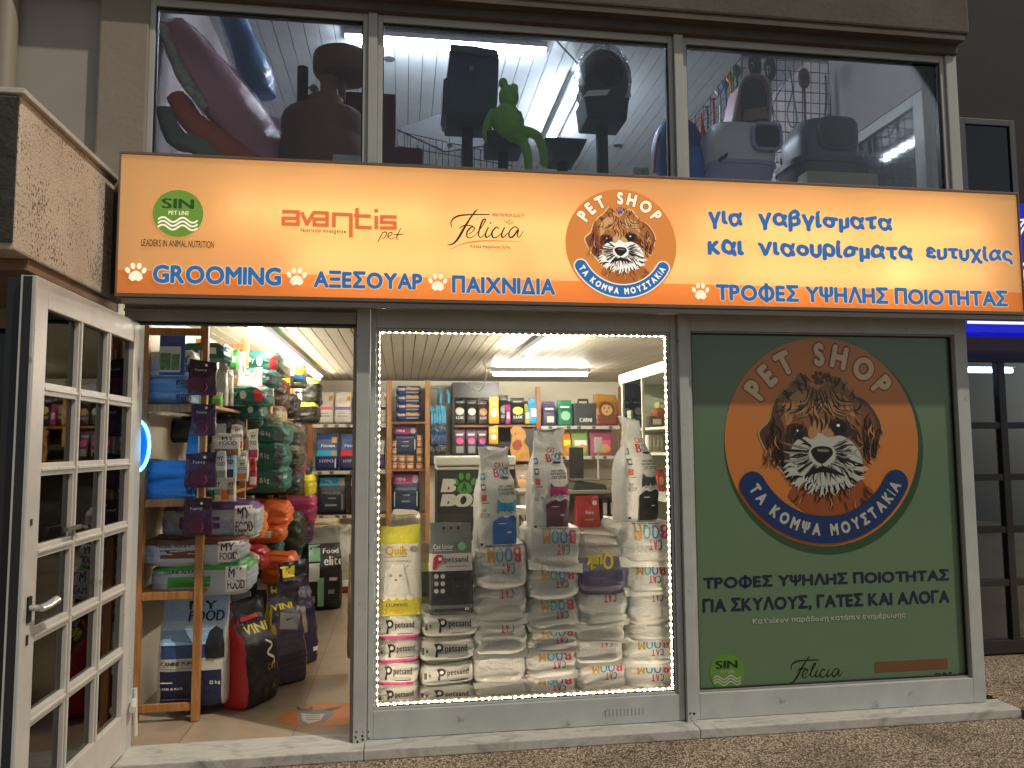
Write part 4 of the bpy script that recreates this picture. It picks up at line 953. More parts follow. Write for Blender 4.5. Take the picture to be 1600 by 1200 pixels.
stand('litter_pouch', (669, 740, 817, 960), .15, .10, BM([(0, '2b2c30'), (.06, '6c6d6e'), (.10, '26272c'), (.47, 'd8d4cb'), (.66, '77797a')], None, .22),
      [('O', -.15, .935, .03, .017, 'k'), ('O', .01, .935, .03, .017, 'k'), ('O', .17, .935, .03, .017, 'k'), ('T', 'Cat Litter', -.38, .06, .71, .76, 'w'), ('R', -.36, .05, .69, .695, 'w'),
       ('O', .25, .735, .11, .055, 'g'), ('O', .25, .735, .085, .042, 'mt'), ('P', [(-.4,.49),(-.33,.49),(-.31,.55),(-.22,.56),(-.16,.6),(-.18,.65),(-.3,.655),(-.38,.62),(-.34,.6)], 'r'), ('O', -.24, .605, .04, .018, 'w'),
       ('T', 'petsand', -.14, .38, .55, .63, 'k'), ('R', -.12, .37, .52, .525, 'k')]+
      [('O', -.32+.14*i, .42-.08*j, .05, .026, 'lg') for i in range(2) for j in range(3)]+
      [('P', [(.0,.12),(.02,.32),(.0,.4),(.1,.37),(.26,.38),(.4,.42),(.42,.28),(.38,.12)], 'k'), ('O', .14, .31, .035, .015, 'dg'), ('O', .32, .31, .035, .015, 'dg'), ('T', '10', .31, .4, .045, .075, 'w')],
      'grey litter pouch with a black cat standing on the grey edged sacks', 'litter bag', seal=.9)
def catbag(px, yf, deep, lite, label, top='w', rz=.12, neck=.8, **kw):
    d = [('T', 'CAT', -.02, .22, .77, .82, 'o'), ('T', 'B', -.06, .08, .68, .76, 'r'), ('T', 'O', .09, .2, .69, .76, 'c'), ('T', 'O', .2, .3, .70, .77, 'b'), ('T', 'M', .3, .44, .71, .78, 'gd'), ('O', .2, .675, .12, .012, 'k'),
         ('T', 'SUPER CLUMPING', .02, .36, .585, .605, 'k'), ('T', 'WHITE BENTONITE', -.02, .42, .555, .577, 'k'), ('T', 'CAT LITTER', .02, .42, .515, .545, 'k'),
         ('F', catface(.22, .40, .5, .16), lite), ('O', .1, .345, .03, .012, 'w'), ('O', .33, .345, .03, .012, 'w'), ('O', .1, .345, .014, .006, 'k'), ('O', .33, .345, .014, .006, 'k'),
         ('P', [(-.14,.03),(.46,.03),(.46,.3),(.34,.33),(.24,.305),(.2,.29),(.12,.32),(.0,.3),(-.14,.27)], deep), ('R', .0, .2, .245, .252, 'w'), ('R', .22, .32, .16, .172, 'w'), ('S', [(-.1,.31),(.05,.33),(.2,.31),(.35,.33),(.46,.31)], .012, .02, .012, 'w'),
         ('R', -.42, -.30, .66, .72, 'c'), ('O', -.36, .69, .04, .02, 'w'), ('R', -.42, -.31, .56, .62, 'p'), ('R', -.40, -.33, .575, .605, 'w'), ('R', -.42, -.30, .46, .52, 'o'), ('R', -.4, -.24, .44, .447, 'k'), ('T', 'CAT', -.42, -.3, .36, .39, 'br'), ('T', 'BOOM', -.44, -.22, .31, .35, 'gr'), ('R', -.44, -.38, .05, .07, 'k')]
    return stand('cat_litter_bag', px, yf, .17, BM([(0, 'f2efe8'), (.975, INK[top])], None, .3), d, label, 'litter bag', 'tall cat litter bags standing in the window', rz=rz, seal=.86, fl=.1, neck=neck, a=.011, **kw)
catbag((744, 808, 693, 860), .2, 'b', 'c', 'white litter bag with a blue cat face and blue rim', 'b', notch=.10, topx=-.02)
catbag((828, 890, 671, 832), .2, 'v', 'm', 'white litter bag with a magenta cat face over a maroon block', neck=.78, notch=.015, topx=.08, tilt=.02)
catbag((967, 1030, 655, 818), .24, 'k', 'dg', 'white litter bag with a black cat face and a black block', rz=.35, neck=.55, topx=-.12, tilt=-.08)
stand('treat_pouch', (901, 940, 776, 845), .5, .1, BM([(0, 'b79a80'), (.3, 'b3241f')], None, .25), [('T', 'Pure', -.1, .2, .6, .68, 'w'), ('R', -.16, .2, .46, .5, 'gd'), ('O', .3, .85, .1, .06, 'w'), ('O', -.2, .16, .22, .12, 'tan'), ('O', .15, .1, .2, .1, 'cr')], 'red food pouch standing behind the purple sack', 'food pouch')
lying(940, 968, 828, 850, BM([(0, 'b8476a')], None, .3), [], 'small pink packet lying behind the purple sack', None, .55, .2, name='small_packet')
lying(806, 838, 800, 858, BM([(0, 'b9b3a4')], None, .3), [('T', 'ND', -.3, .4, .55, .85, 'k')], 'beige sack with bold black lettering wedged behind the blue cat bag', None, .62, .3)
lying(612, 654, 806, 832, BM([(0, 'a8a087')], None, .35), [], 'beige sack lying behind the yellow topped pouch', None, 1.1, .4)
stand('food_sack', (655, 672, 850, 960), .45, .12, BM([(0, '6f8a34'), (.25, '20201c'), (.6, '9aa53e'), (.72, '8c7a5e')], None, .3), [('R', -.3, .4, .3, .55, 'dg')], 'narrow green and black sack between the two front stacks', 'food bag')
# string of tiny lights round the pane
t = thing('light_string', 'string of tiny warm lights running round the display window', 'lights', (.7, .03, .2))
x0, x1, z0, z1 = -.138, 1.572, .168, 2.252
path = [(x0, .035, z0), (x1, .035, z0), (x1, .035, z1), (x0, .035, z1), (x0, .035, z0)]
mb = MB()
for a, b in zip(path, path[1:]): mb.tube([a, b], .0035, 6)
part('strip', mb, EM('strip_glow', 'ffe6c8', .35), t)
mb = MB()
for a, b in zip(path, path[1:]):
    A, B = Vector(a), Vector(b); n = int((B-A).length/.038)
    for i in range(n): mb.ell(A.lerp(B, (i+.5)/n)-Vector((0, .007, 0)), .0042, .004, .0042, 8, 5)
o = part('light_beads', mb, EM('bead_light', 'ffe9cf', 380), t, smooth=True); o['kind'] = 'stuff'

# ================================================================ LEFT HAND SHELVING
XW, XF = -1.54, -1.20
zsh = [atx(300, 1105, XF).z]
FR = [.44, 1.62, 2.85, 4.05]
zr = [at(270, 1104, .44).z, at(270, 930, .44).z, at(280, 785, .44).z, at(280, 637, .44).z]
t = thing('wooden_shelf', 'tall pine shelving rack packed with food bags along the wall', 'shelf', (-1.37, 2.2, 0))
for y in FR:
    top = 2.36 if y < 1 else 2.42
    for x in (XW, XF): part('post', MB().box(x-.022, x+.022, y-.022, y+.022, 0, top), WOOD, t, bev=.003)
    for z in zr+[top-.06]: part('rail', MB().box(XW+.0225, XF-.0225, y-.011, y+.011, z-.025, z+.02), WOOD, t, bev=.003)
for k, z in enumerate(zr[1:]):
    for a, b in zip(FR, FR[1:]): part('shelf_board', MB().box(XW-.02, XF+.03, a+.0225, b-.0225, z+.002, z+.022), WOOD, t, bev=.002)
def sidebag(label, pxr, py0, py1, Xr, mat, decs=(), W=.5, L=.34, rz=0, name='food_bag', group='bags lying on the side shelving', e=.30):
    pm = (py0+py1)/2; y = max(.5, atx(pxr, pm, Xr).y); Xr = at(pxr, pm, y).x; b = at(pxr, py1, y).z; H = at(pxr, py0, y).z-b
    mb = pillow(W, L, H, seed(), .011, e)
    return bag(name, mb, mat, label, 'food bag', (Xr-W/2, y+L/2, b), group, (0, 0, rz), decs, W, H, L=L)
FOODW = lambda c: BM([(0, 'b9bdbb'), (.8, c)], None, .3)
def myfood(c): return [('R', -.3, .12, .3, .62, c), ('T', 'FELINE ADULT', -.34, .0, .72, .82, 'k'), ('R', .27, .47, .1, .9, 'w'), ('T', 'MY', .3, .43, .55, .85, 'k'), ('T', 'FOOD', .29, .46, .2, .48, 'k'), ('R', -.3, .3, .18, .94, 'w', 't'), ('R', -.5, .25, -.3, .3, c, 't')]
for nm, c, r in (('purple', 'p', (400, 784, 842)), ('orange brown', 'bb', (376, 842, 882)), ('green', 'g', (388, 879, 930))):
    sidebag('pale blue and white food bag with a %s top lying on the low shelf' % nm, *r, -.93, BM([(0, 'b4bcc4'), (.74, INK[c])], None, .3), myfood(c), W=.58, L=.36)
sidebag('orange food bag with a white flap jutting out under the purple topped one', 408, 800, 842, -1.0, BM([(0, 'd9742e')], None, .3), [('R', .2, .44, .1, .9, 'w'), ('T', 'MY', .23, .4, .3, .8, 'k')], W=.4, L=.3)
sidebag('red food bag with a white label lying behind the green topped bag', 412, 858, 892, -1.02, BM([(0, 'a52a2a')], None, .3), [('O', .25, .5, .18, .4, 'w')], W=.4, L=.3)
SKY = BM([(0, '6f98bd'), (.5, '86aacb')], None, .3)
for i, (a, b) in enumerate(((749, 782), (720, 751))):
    sidebag('sky blue food bag lying %s on the middle shelf' % ('under its twin' if i == 0 else 'on its twin'), 314, a, b, -1.19, BM([(0, '3d86c4')], None, .3), [('T', 'MY', .25, .45, .1, .6, 'n')], W=.34, L=.3)
stand('food_bag', (289, 316, 672, 722), .6, .12, BM([(0, '3f88c6')], None, .3), [('T', 'MY', -.3, .4, .05, .25, 'n')], 'bright blue food bag standing behind the hanging purple pouches', 'food bag')
for i, (a, b) in enumerate(((611, 633), (588, 612))):
    sidebag('light blue striped food bag, %s of the pair on the upper shelf' % ['lower', 'upper'][i], 300, a, b, -1.21, SKY, [('T', 'MY FOOD', .2, .46, .2, .8, 'n')], W=.3, L=.3)
sidebag('white food bag with black lettering on the upper shelf', 305, 550, 588, -1.2, BM([(0, 'cfd3d2')], None, .3), [('T', 'MY', .05, .4, .55, .85, 'k'), ('T', 'FOOD', .05, .45, .15, .5, 'k')], W=.3, L=.3)
stand('food_bag', (306, 322, 545, 578), .66, .08, BM([(0, '7fa63a'), (.4, 'cfd3c8')], None, .3), [('R', -.3, .3, .1, .35, 'g')], 'small white and lime pouch on the upper shelf', 'food pouch')
# green bags, deeper in
GRN = BM([(0, '1f5d52'), (.85, '2a7364')], None, .28)
kg = [('T', '15 kg', .1, .24, .35, .6, 'w'), ('O', -.12, .5, .06, .26, 'w'), ('R', .3, .5, .05, .95, 'dg')]
for i, r in enumerate(((449, 660, 694), (447, 693, 730), (447, 730, 770))):
    sidebag('dark green food bag, %s of the three on the middle shelf' % order(i, 3), *r, -.92, GRN, kg, W=.5, L=.42)
for i, r in enumerate(((436, 549, 582), (430, 576, 604), (414, 602, 632))):
    sidebag('teal food bag, %s of the three near the ceiling' % order(i, 3), *r, -.97, GRN, [('T', 'Jolly', -.1, .1, .4, .7, 'w'), ('O', .18, .5, .05, .22, 'w'), ('R', .34, .5, .0, 1.0, 'r' if i != 1 else 'dg')], W=.46, L=.4)
sidebag('teal food bag lying by the second pine post at ceiling height', 352, 536, 560, -1.17, GRN, [('R', .1, .3, .3, .7, 'w')], W=.3, L=.3)
sidebag('teal food bag hanging over the edge of the upper shelf', 409, 627, 653, -1.02, GRN, [('O', .3, .5, .05, .2, 'w')], W=.4, L=.3)
for i, r in enumerate(((498, 590, 634), (494, 629, 661))):
    sidebag('black food bag with a lime band, %s of the pair near the corner' % ['upper', 'lower'][i], *r, -.93, BM([(0, '26261f'), (.78, 'b5c23a')], None, .25), [('R', .12, .2, .2, .8, 'w'), ('R', -.2, .1, .15, .7, 'lg')], W=.6, L=.5)
sidebag('glossy black food bag beside the lime banded pair', 462, 614, 653, -.98, BM([(0, '2a2420')], None, .22), [], W=.4, L=.4)
stand('food_bag', (452, 478, 568, 606), 2.7, .1, BM([(0, '3a3a30'), (.5, 'c9b98a')], None, .3), [('R', -.2, .2, .2, .5, 'y')], 'brown and cream pouch standing near the ceiling lamp', 'food pouch')
stand('food_bag', (458, 476, 572, 596), 2.2, .1, BM([(0, '1f64a0'), (.4, 'd9922e')], None, .3), [], 'small blue and orange pouch near the ceiling lamp', 'food pouch')
sidebag('yellow food bag with black lettering at the shelf end', 488, 744, 777, -.86, BM([(0, 'c9bf2a')], None, .28), [('T', 'MY FOOD', .05, .3, .1, .5, 'k')], W=.34, L=.4)
sidebag('magenta food bag hanging off the shelf end', 490, 776, 818, -.84, BM([(0, '8f2450'), (.7, 'a83a66')], None, .25), [], W=.3, L=.3)
sidebag('bright orange food bag lying under the dark green ones', 450, 783, 822, -.93, BM([(0, 'd8682a')], None, .28), [('T', 'Jolly', -.1, .2, .4, .7, 'w')], W=.5, L=.4)
sidebag('teal food bag lying under the bright orange bag', 442, 797, 838, -1.0, GRN, kg[:1], W=.45, L=.34)
sidebag('teal food bag lying low behind the green topped bag', 437, 840, 877, -1.0, GRN, [('R', .1, .3, .3, .7, 'mt')], W=.45, L=.34)
sidebag('orange food bag with white lettering slumped in front of the black sack', 458, 866, 912, -.86, BM([(0, 'd5642a')], None, .28), [('T', 'Jolly', .1, .4, .3, .7, 'w')], W=.26, L=.3)
sidebag('black food bag lying behind the bright orange bag', 472, 800, 860, -.9, BM([(0, '22261f')], None, .22), [], W=.5, L=.5)
sidebag('dark green food bag on the lowest shelf near the yellow edged bags', 446, 905, 960, -.95, BM([(0, '17302a')], None, .25), [], W=.5, L=.4)
sidebag('dark food bag lying lowest at the shelf foot', 440, 960, 1010, -.98, BM([(0, '2a2a2c')], None, .25), [], W=.5, L=.4)
OLV = BM([(0, '3c3a2e'), (.6, '6a675a')], None, .16, .7)
for lab, px, a, b, X, m_ in (('crinkled olive sack end beside the topmost dark green bag', 470, 662, 700, -.88, OLV), ('crinkled olive sack end beside the second dark green bag', 469, 694, 734, -.88, OLV), ('crinkled black sack end beside the lowest dark green bag', 468, 736, 774, -.88, BM([(0, '1f201c')], None, .15, .7)),
        ('pink patterned bag end behind the olive sacks', 474, 705, 748, -.95, BM([(0, '8a4a5e')], None, .3)), ('black sack lying under the bright orange bag', 468, 826, 872, -.93, BM([(0, '1d1d1b')], None, .16, .7)), ('grey green sack lying above the slumped orange bag', 462, 848, 874, -.98, BM([(0, '5f6a52')], None, .2)),
        ('black sack with a round grille print lying under the red bag', 432, 890, 934, -1.0, BM([(0, '1a1a1b')], None, .25)), ('cream sack lying highest near the far ceiling', 446, 566, 586, -1.0, BM([(0, 'b5a588')], None, .35)), ('brown bag lying in front of the lime banded pair', 446, 592, 640, -1.0, BM([(0, '4a3a2c'), (.7, '7a2f22')], None, .25)),
        ('black bag lying at the back of the middle shelf', 372, 650, 690, -1.15, BM([(0, '24211f')], None, .25)), ('deep green bag lying at the back of the middle shelf', 412, 652, 692, -1.1, BM([(0, '1c3f30')], None, .25)), ('teal bag lying at the far end of the lowest shelf', 460, 930, 968, -.92, BM([(0, '2a5f55')], None, .25)),
        ('maroon bag lying deep behind the yellow bag', 478, 756, 800, -.98, BM([(0, '4f2430')], None, .25)), ('rust coloured bag lying between the teal bag and the orange one', 440, 822, 848, -.96, BM([(0, 'b5561f')], None, .28)), ('cream printed bag end under the teal bags near the ceiling', 440, 632, 660, -.98, BM([(0, 'b9ab8c'), (.6, '6f5a3c')], None, .3)), ('dark plum bag lying at shelf end under the magenta one', 486, 814, 850, -.88, BM([(0, '3f1c30')], None, .22)), ('charcoal bag lying above the yellow bag', 482, 720, 752, -.93, BM([(0, '2f2e2c')], None, .2, .6))):
    sidebag(lab, px, a, b, X, m_, [('R', .2, .34, .3, .7, 'lg')] if 'black' in lab or 'teal' in lab else [], W=.5, L=.36)
stand('food_sack', (344, 386, 930, 1060), .95, .2, BM([(0, '1b1b1e'), (.55, 'a8aab0'), (.8, '8d8f96')], None, .25), [('R', -.3, .3, .2, .26, 'w'), ('P', [(-.3,.3),(-.25,.6),(0,.7),(.25,.6),(.3,.3)], 'k')], 'silver and black sack standing behind the blue and navy dog food sack', 'food bag')
for i, (a, b, c, k) in enumerate(((346, 360, 541, 't'), (358, 371, 545, 'g'), (368, 382, 549, 'mt'), (399, 414, 598, 'w'), (412, 424, 604, 'tan'))):
    stand('food_pouch', (a, b, c, c+26+i*4), 1.3+i*.12, .08, BM([(0, INK[k])], None, .3), [('R', -.3, .3, .3, .6, 'w')], '%s pouch peeking out near the top of the pine rack' % ['small teal', 'small green', 'small mint', 'small white', 'small tan'][i], 'food pouch')
# little white pouches
PW = [(327, 372, 676, 716, .8, 'w', 'br'), (326, 350, 706, 752, .7, 'w', 'gr'), (357, 377, 664, 704, .95, 'w', 'o'), (341, 367, 700, 752, .78, 'sk', 'n'), (364, 384, 706, 738, .92, 'w', 'c'), (366, 386, 718, 752, .85, 'w', 'o'), (383, 400, 672, 720, 1.1, 'w', 'm'), (384, 397, 715, 762, 1.05, 'r', 'w')]
for i, (a, b, c, d, y, k, k2) in enumerate(PW):
    nm = ['white food pouch with a brown patch', 'white food pouch with a grey patch', 'white food pouch with an orange patch near the pine post', 'pale blue food pouch with a navy patch', 'white food pouch with a turquoise patch', 'white food pouch with an orange patch by the shelf edge', 'white food pouch with a magenta patch', 'red food pouch with a white patch'][i]
    stand('food_pouch', (a, b, c, d), y, .09, BM([(0, 'd8d3c6' if k == 'w' else INK[k])], None, .3), [('R', -.4, .4, .1, .36, k2), ('T', 'MY', -.15, .25, .7, .85, 'k'), ('T', 'FOOD', -.25, .35, .52, .66, 'k')], nm+' on the middle shelf', 'food pouch', 'small pouches on the side shelving', rz=rad(random.uniform(-8, 24)), a=.008)
for i, (a, b, k) in enumerate(((321, 345, 't'), (344, 366, 'o'))):
    stand('food_pouch', (a, b, 748, 784), .6, .08, BM([(0, 'd9cfb2')], None, .3), [('R', -.4, .1, .1, .5, k), ('T', 'MY', 0, .4, .6, .85, 'k'), ('T', 'FOOD', 0, .45, .3, .55, 'k')], 'cream food pouch with a %s corner at the shelf edge' % ['teal', 'orange'][i], 'food pouch', 'small pouches on the side shelving')
for i in range(9):
    px = 338+i*9.2; k = ['lg', 'w', 'o', 'w', 'cr', 'w', 'cr', 'w', 'w'][i]
    stand('food_pouch', (px, px+15, 566+i*1.5+(i % 3)*4, 634), 1.0+i*.09, .07, BM([(0, '2f6a4a' if i > 3 else 'b9c0b8'), (.3, 'd3cfc2')], None, .28), [('R', -.4, .4, .4, .75, k), ('R', -.3, .3, .12, .26, ['g', 'pk', 'o', 't', 'g', 'g', 't', 'g', 'gr'][i])],
          '%s white pouch counted from the front on the upper shelf' % ['first', 'second', 'third', 'fourth', 'fifth', 'sixth', 'seventh', 'eighth', 'ninth'][i], 'food pouch', 'row of white pouches on the upper shelf', a=.008)
stand('food_pouch', (330, 345, 613, 636), .9, .08, BM([(0, '6fae3a'), (.8, 'd8d3c6')], None, .3), [], 'bright green block pouch on the upper shelf', 'food pouch')
# hanging pouches
HP = BM([(0, '4a1c3a'), (.7, '321023')], None, .18)
for i, (a, b, c, d) in enumerate(((293, 338, 564, 617), (296, 336, 631, 681), (288, 337, 708, 762), (284, 330, 780, 837))):
    o = stand('treat_pouch', (a, b, c, d), .37, .035, HP, [('T', 'Funty', -.25, .15, .68, .78, 'lg'), ('O', -.02 if i else -.2, .3, .3, .22, 'v'), ('S', [(.1,.1),(.2,.2),(.15,.35)], .02, .03, .02, 'pk'), ('O', .12, .88, .05, .04, 'w')],
              'purple treat pouch hung on the front post, %s of four' % order(i, 4), 'treat pouch', 'purple treat pouches on a hanging strip', rz=rad(-6+4*i), seal=.8, fl=.3, a=.008)
solo('hanging_strip', MB().tube([(at(316, 548, .40).x, .40, at(316, 548, .40).z), (at(312, 640, .395).x, .395, at(312, 640, .395).z), (at(308, 800, .40).x, .40, at(308, 800, .4).z)], .004, 6), PM('clear_strip', 'c8c2b4', .3), 'thin plastic strip carrying the purple treat pouches', 'strip')
# carded herb pack hanging at the very top
t = thing('seed_pack', 'blue and white hanging pack with a grassy picture', 'hanging pack', at(268, 585, .38))
b, W, H = pix(248, 288, 524, 586, .37); x, z = b.x, b.z
part('card', MB().box(x-W/2, x+W/2, .372, .378, z, z+H), PM('card_blue', '2a4f9a', .3), t, bev=.002)
part('tray', MB().box(x-W*.46, x+W*.36, .355, .371, z+H*.07, z+H*.72), PM('tray_white', 'c6c9bd', .25), t, bev=.006)
part('grass_picture', MB().box(x-W*.42, x-.02*W, .352, .3545, z+H*.12, z+H*.55).box(x+.02*W, x+.33*W, .352, .3545, z+H*.12, z+H*.52), PM('grassy_print', '5f7a4e', .3, var=.5, vs=60), t)
part('header_text', MB().add(*[[(u, .3705, v) for u, v, l in fit('Trixi', x-W*.2, x+W*.25, z+H*.83, z+H*.92)[0]], fit('Trixi', 0, 1, 0, 1)[1]]), ink('r'), t)
# blue lit oval
c = at(214, 697, .17)
t = thing('oval_sign', 'glowing blue oval light by the open door', 'neon sign', c)
mb = MB(); pts = [(c.x+.065*math.cos(rad(k*12)), c.y, c.z+.142*math.sin(rad(k*12))) for k in range(31)]; mb.tube(pts, .008, 8, cap=False)
part('neon_ring', mb, EM('blue_neon', '35b4ff', 22), t, smooth=True)
mb = MB(); onto(mb, oval(c.x, c.z, .06, .136, 30), lambda u, v: (u, c.y+.012, v)); part('oval_panel', mb, EM('blue_panel', '1f8fe0', .15), t)
# sacks on the floor
def floorbag(label, px, py, H, W, T, rz, mat, decs, lean=0, name='food_sack', group=None, seal=.88):
    b = atz(px, py, 0); mb = pouch(W, T, H, seed(), .012, seal, .1, .92)
    return bag(name, mb, mat, label, 'food bag', (b.x, b.y, 0.0), group, (lean, 0, rz), decs, W, H)
b, W, H = pix(246, 350, 934, 1108, .52)
stand('food_sack', (240, 352, 934, 1106), .50, .24, BM([(0, '1d2044'), (.33, 'c2bfae'), (.44, '2d4a74'), (.58, '7fa2c0'), (.68, 'a9bdcc'), (.76, '8fb0cf')], 'c9c6bd', .28),
      [('T', 'MY', -.1, .3, .86, .94, 'k'), ('T', 'FOOD', -.09, .42, .76, .85, 'k'), ('T', 'CANINE PUPPY', -.42, .1, .385, .42, 'k'), ('R', -.42, .05, .355, .362, 'gr'), ('T', 'LAMB & RICE', -.42, -.1, .17, .19, 'w'), ('R', -.42, -.24, .23, .24, 'w'), ('O', .1, .22, .08, .045, 'dg'), ('T', '12 kg', .28, .42, .2, .24, 'w'), ('R', -.42, .0, .08, .087, 'gr'),
       ('P', [(.22,.44),(.2,.58),(.24,.68),(.32,.72),(.42,.68),(.46,.55),(.46,.44)], 'k'), ('P', [(-.5,.585),(-.2,.6),(.1,.58),(.2,.6),(.2,.57),(-.5,.565)], 'sk')], 'tall blue and navy dog food sack standing inside the front rack', 'food bag', seal=.93)
dark = BM([(0, '16141c'), (.8, '22242c')], None, .25)
floorbag('red sided black food sack standing on the tiles in the aisle', 392, 1096, .62, .33, .22, rad(60), BM([(0, '17141f'), (.86, '2a2d36')], 'b5221e', .25),
         [('T', 'VINI', -.3, .35, .68, .77, 'y'), ('S', [(.1,.6),(.25,.54),(.1,.47),(.28,.4),(.2,.34)], .02, .03, .02, 'w'), ('O', .0, .12, .06, .03, 'dg'), ('O', .25, .13, .06, .03, 'dg'), ('T', 'CAT', .1, .3, .3, .36, 'gd'), ('R', -.3, .2, .82, .86, 'r')], rad(-4))
t2 = floorbag('yellow sided purple food sack standing behind the red sided one', 446, 1066, .66, .27, .15, rad(40), BM([(0, '2a2238'), (.3, '4a4860'), (.62, '221c30')], 'c9b426', .25),
         [('T', 'VINI', -.4, .2, .74, .8, 'y'), ('P', [(-.3,.56),(.2,.52),(.35,.66),(-.2,.72)], 'gr')]+[('R', -.45, .4, .14+.06*i, .147+.06*i, 'k') for i in range(7)], rad(-5))
floorbag('purple food sack with a yellow corner leaning at the back of the aisle pair', 466, 1036, .74, .28, .16, rad(46), BM([(0, '31204a'), (.4, '2a1c3e'), (.75, '15131c')], '3b2560', .22), [('R', -.48, .0, .85, .96, 'y'), ('R', .25, .45, .1, .14, 'w'), ('R', -.4, .1, .3, .55, 'gr')], rad(-6))
floorbag('black sack with a green stripe and white lettering standing far down the aisle', 500, 950, .78, .42, .22, rad(10), BM([(0, '141412'), (.8, '8d8b84')], '2a2a28', .16),
         [('R', -.28, -.02, .6, .8, 'mt'), ('R', -.28, -.04, .36, .58, 'lg'), ('R', -.08, .06, .05, .4, 'mt'), ('T', 'Food', .04, .4, .69, .75, 'w'), ('T', 'elite', .06, .5, .55, .66, 'w'), ('R', -.4, -.3, .2, .28, 'gr'), ('R', .18, .36, .36, .4, 'lg'), ('R', .16, .3, .2, .25, 'gr'), ('R', -.26, -.14, .1, .18, 'gr')])
floorbag('silver sack standing behind the black sack with the green stripe', 522, 925, .72, .4, .2, rad(5), BM([(0, '8f2f25'), (.18, 'a9a59b')], None, .2), [('R', .0, .4, .1, .2, 'w')])
sidebag('pale folded sack lying on top of the far silver sacks', 528, 812, 832, -.75, BM([(0, 'b9a888')], None, .4), [], W=.5, L=.3)
stand('food_sack', (541, 566, 870, 1030), 1.0, .3, BM([(0, '8c7350'), (.55, 'a58a63')], None, .6), [], 'tan paper sack half hidden behind the doorway post', 'food bag')
stand('food_sack', (547, 566, 822, 872), 1.05, .2, BM([(0, 'a5a29a')], None, .3), [], 'crumpled silver pouch on the tan paper sack', 'food bag')
# floor sticker
c = atz(500, 1119, 0); t = thing('floor_sticker', 'worn orange oval sticker with a grey shield on the floor tiles', 'sticker', c)
fz = lambda k: (lambda u, v: (u, v, -.0016+k*.0006))
e0, e1, f0, f1 = atz(437, 1116, 0), atz(580, 1110, 0), atz(505, 1136, 0), atz(520, 1098, 0)
mb = MB(); onto(mb, oval((e0.x+e1.x)/2, (f0.y+f1.y)/2, (e1.x-e0.x)/2, (f1.y-f0.y)/2, 40), fz(0)); part('sticker_disc', mb, PM('sticker_orange', 'b0692f', .5, var=.18, vs=20), t)
def fp(px, py): q = atz(px, py, 0); return q.x, q.y
mb = MB(); onto(mb, poly([fp(*p) for p in ((464, 1108), (474, 1106), (485, 1110), (505, 1107), (520, 1112), (522, 1117), (505, 1128), (478, 1134), (468, 1126))]), fz(1)); part('shield', mb, PM('sticker_grey', '6f6f6a', .5), t)
mb = MB(); onto(mb, poly([fp(*p) for p in ((470, 1114), (490, 1116), (508, 1115), (500, 1126), (482, 1131), (472, 1125))]), fz(2)); part('shield_panel', mb, PM('sticker_white', 'b9b3a0', .5), t)
mb = MB(); onto(mb, poly([fp(*p) for p in ((463, 1109), (464, 1103), (470, 1107), (482, 1107), (488, 1102), (489, 1110), (476, 1111))]), fz(3))
onto(mb, poly([fp(*p) for p in ((505, 1108), (520, 1105), (536, 1102), (530, 1107), (515, 1112))]), fz(3)); part('pet_silhouette', mb, PM('sticker_brown', '5a4632', .5), t)
mb = MB()
for q in range(3): onto(mb, poly([fp(*p) for p in ((478, 1118+q*3), (500, 1117.6+q*3), (500, 1118.4+q*3), (478, 1118.8+q*3))]), fz(3))
part('sticker_lines', mb, MC['sticker_brown'], t)
# ================================================================ BACK OF THE SHOP
YB = 5.75
def bp(px, py, y=YB): q = at(px, py, y); return q.x, q.z
def rack(label, posts, shelves, y0, y1, wood, ztop_px, strip=True):
    x0, x1 = bp(posts[0], 700, y0)[0], bp(posts[-1], 700, y0)[0]
    t = thing('wooden_shelf', label, 'shelf', ((x0+x1)/2, (y0+y1)/2, 0))
    for p in posts:
        x = bp(p, 700, y0)[0]; part('post', MB().box(x-.03, x+.03, y0, y0+.05, 0, bp(p, ztop_px, y0)[1]), wood, t, bev=.003)
    for s in shelves:
        z = bp((posts[0]+posts[-1])/2, s, y0)[1]
        part('shelf_board', MB().box(x0+.031, x1-.031, y0+.002, y1, z-.025, z), WOOD_D, t)
        if strip: part('price_strip', MB().box(x0+.032, x1-.032, y0-.008, y0+.0, z-.04, z+.006), PM('price_strip', 'b9b6ac', .4), t)
        if strip:
            mb = MB(); rs_ = random.Random(int(s))
            for k in range(5): xx = x0+.08+(x1-x0-.16)*(k+rs_.uniform(0, .6))/5; mb.box(xx, xx+.05, y0-.0105, y0-.0085, z-.036, z+.0)
            part('price_tags', mb, PM('price_tag', '4a4a4c', .5), t)
    return t
def goods(label, px, col, decs, cat='food bag', T=.16, y=YB, group='bags on the back wall shelves', name='food_bag', **k):
    return stand(name, px, y, T, BM(col, None, .3), decs, label, cat, group, **k)
rack('pine rack with navy food bags in the far corner', (484, 607), (663, 736, 805), YB-.06, 6.2, wood_mat('orange_pine', '96582e', '74401f'), 596)
for i, (a, b, k) in enumerate(((494, 521, 'pk'), (522, 549, 'p'), (550, 576, 'm'), (590, 604, 'n'))):
    goods('white food bag with a %s band on the top shelf of the corner rack' % ['pink', 'violet', 'crimson', 'small navy'][i], (a, b, 612, 661), [(0, 'cfc9bd')], [('R', -.5, .5, .42, .52, k), ('R', .2, .42, .72, .88, 'gd'), ('R', -.3, .3, .2, .24, 'gr'), ('R', -.3, .2, .3, .33, 'gr')])
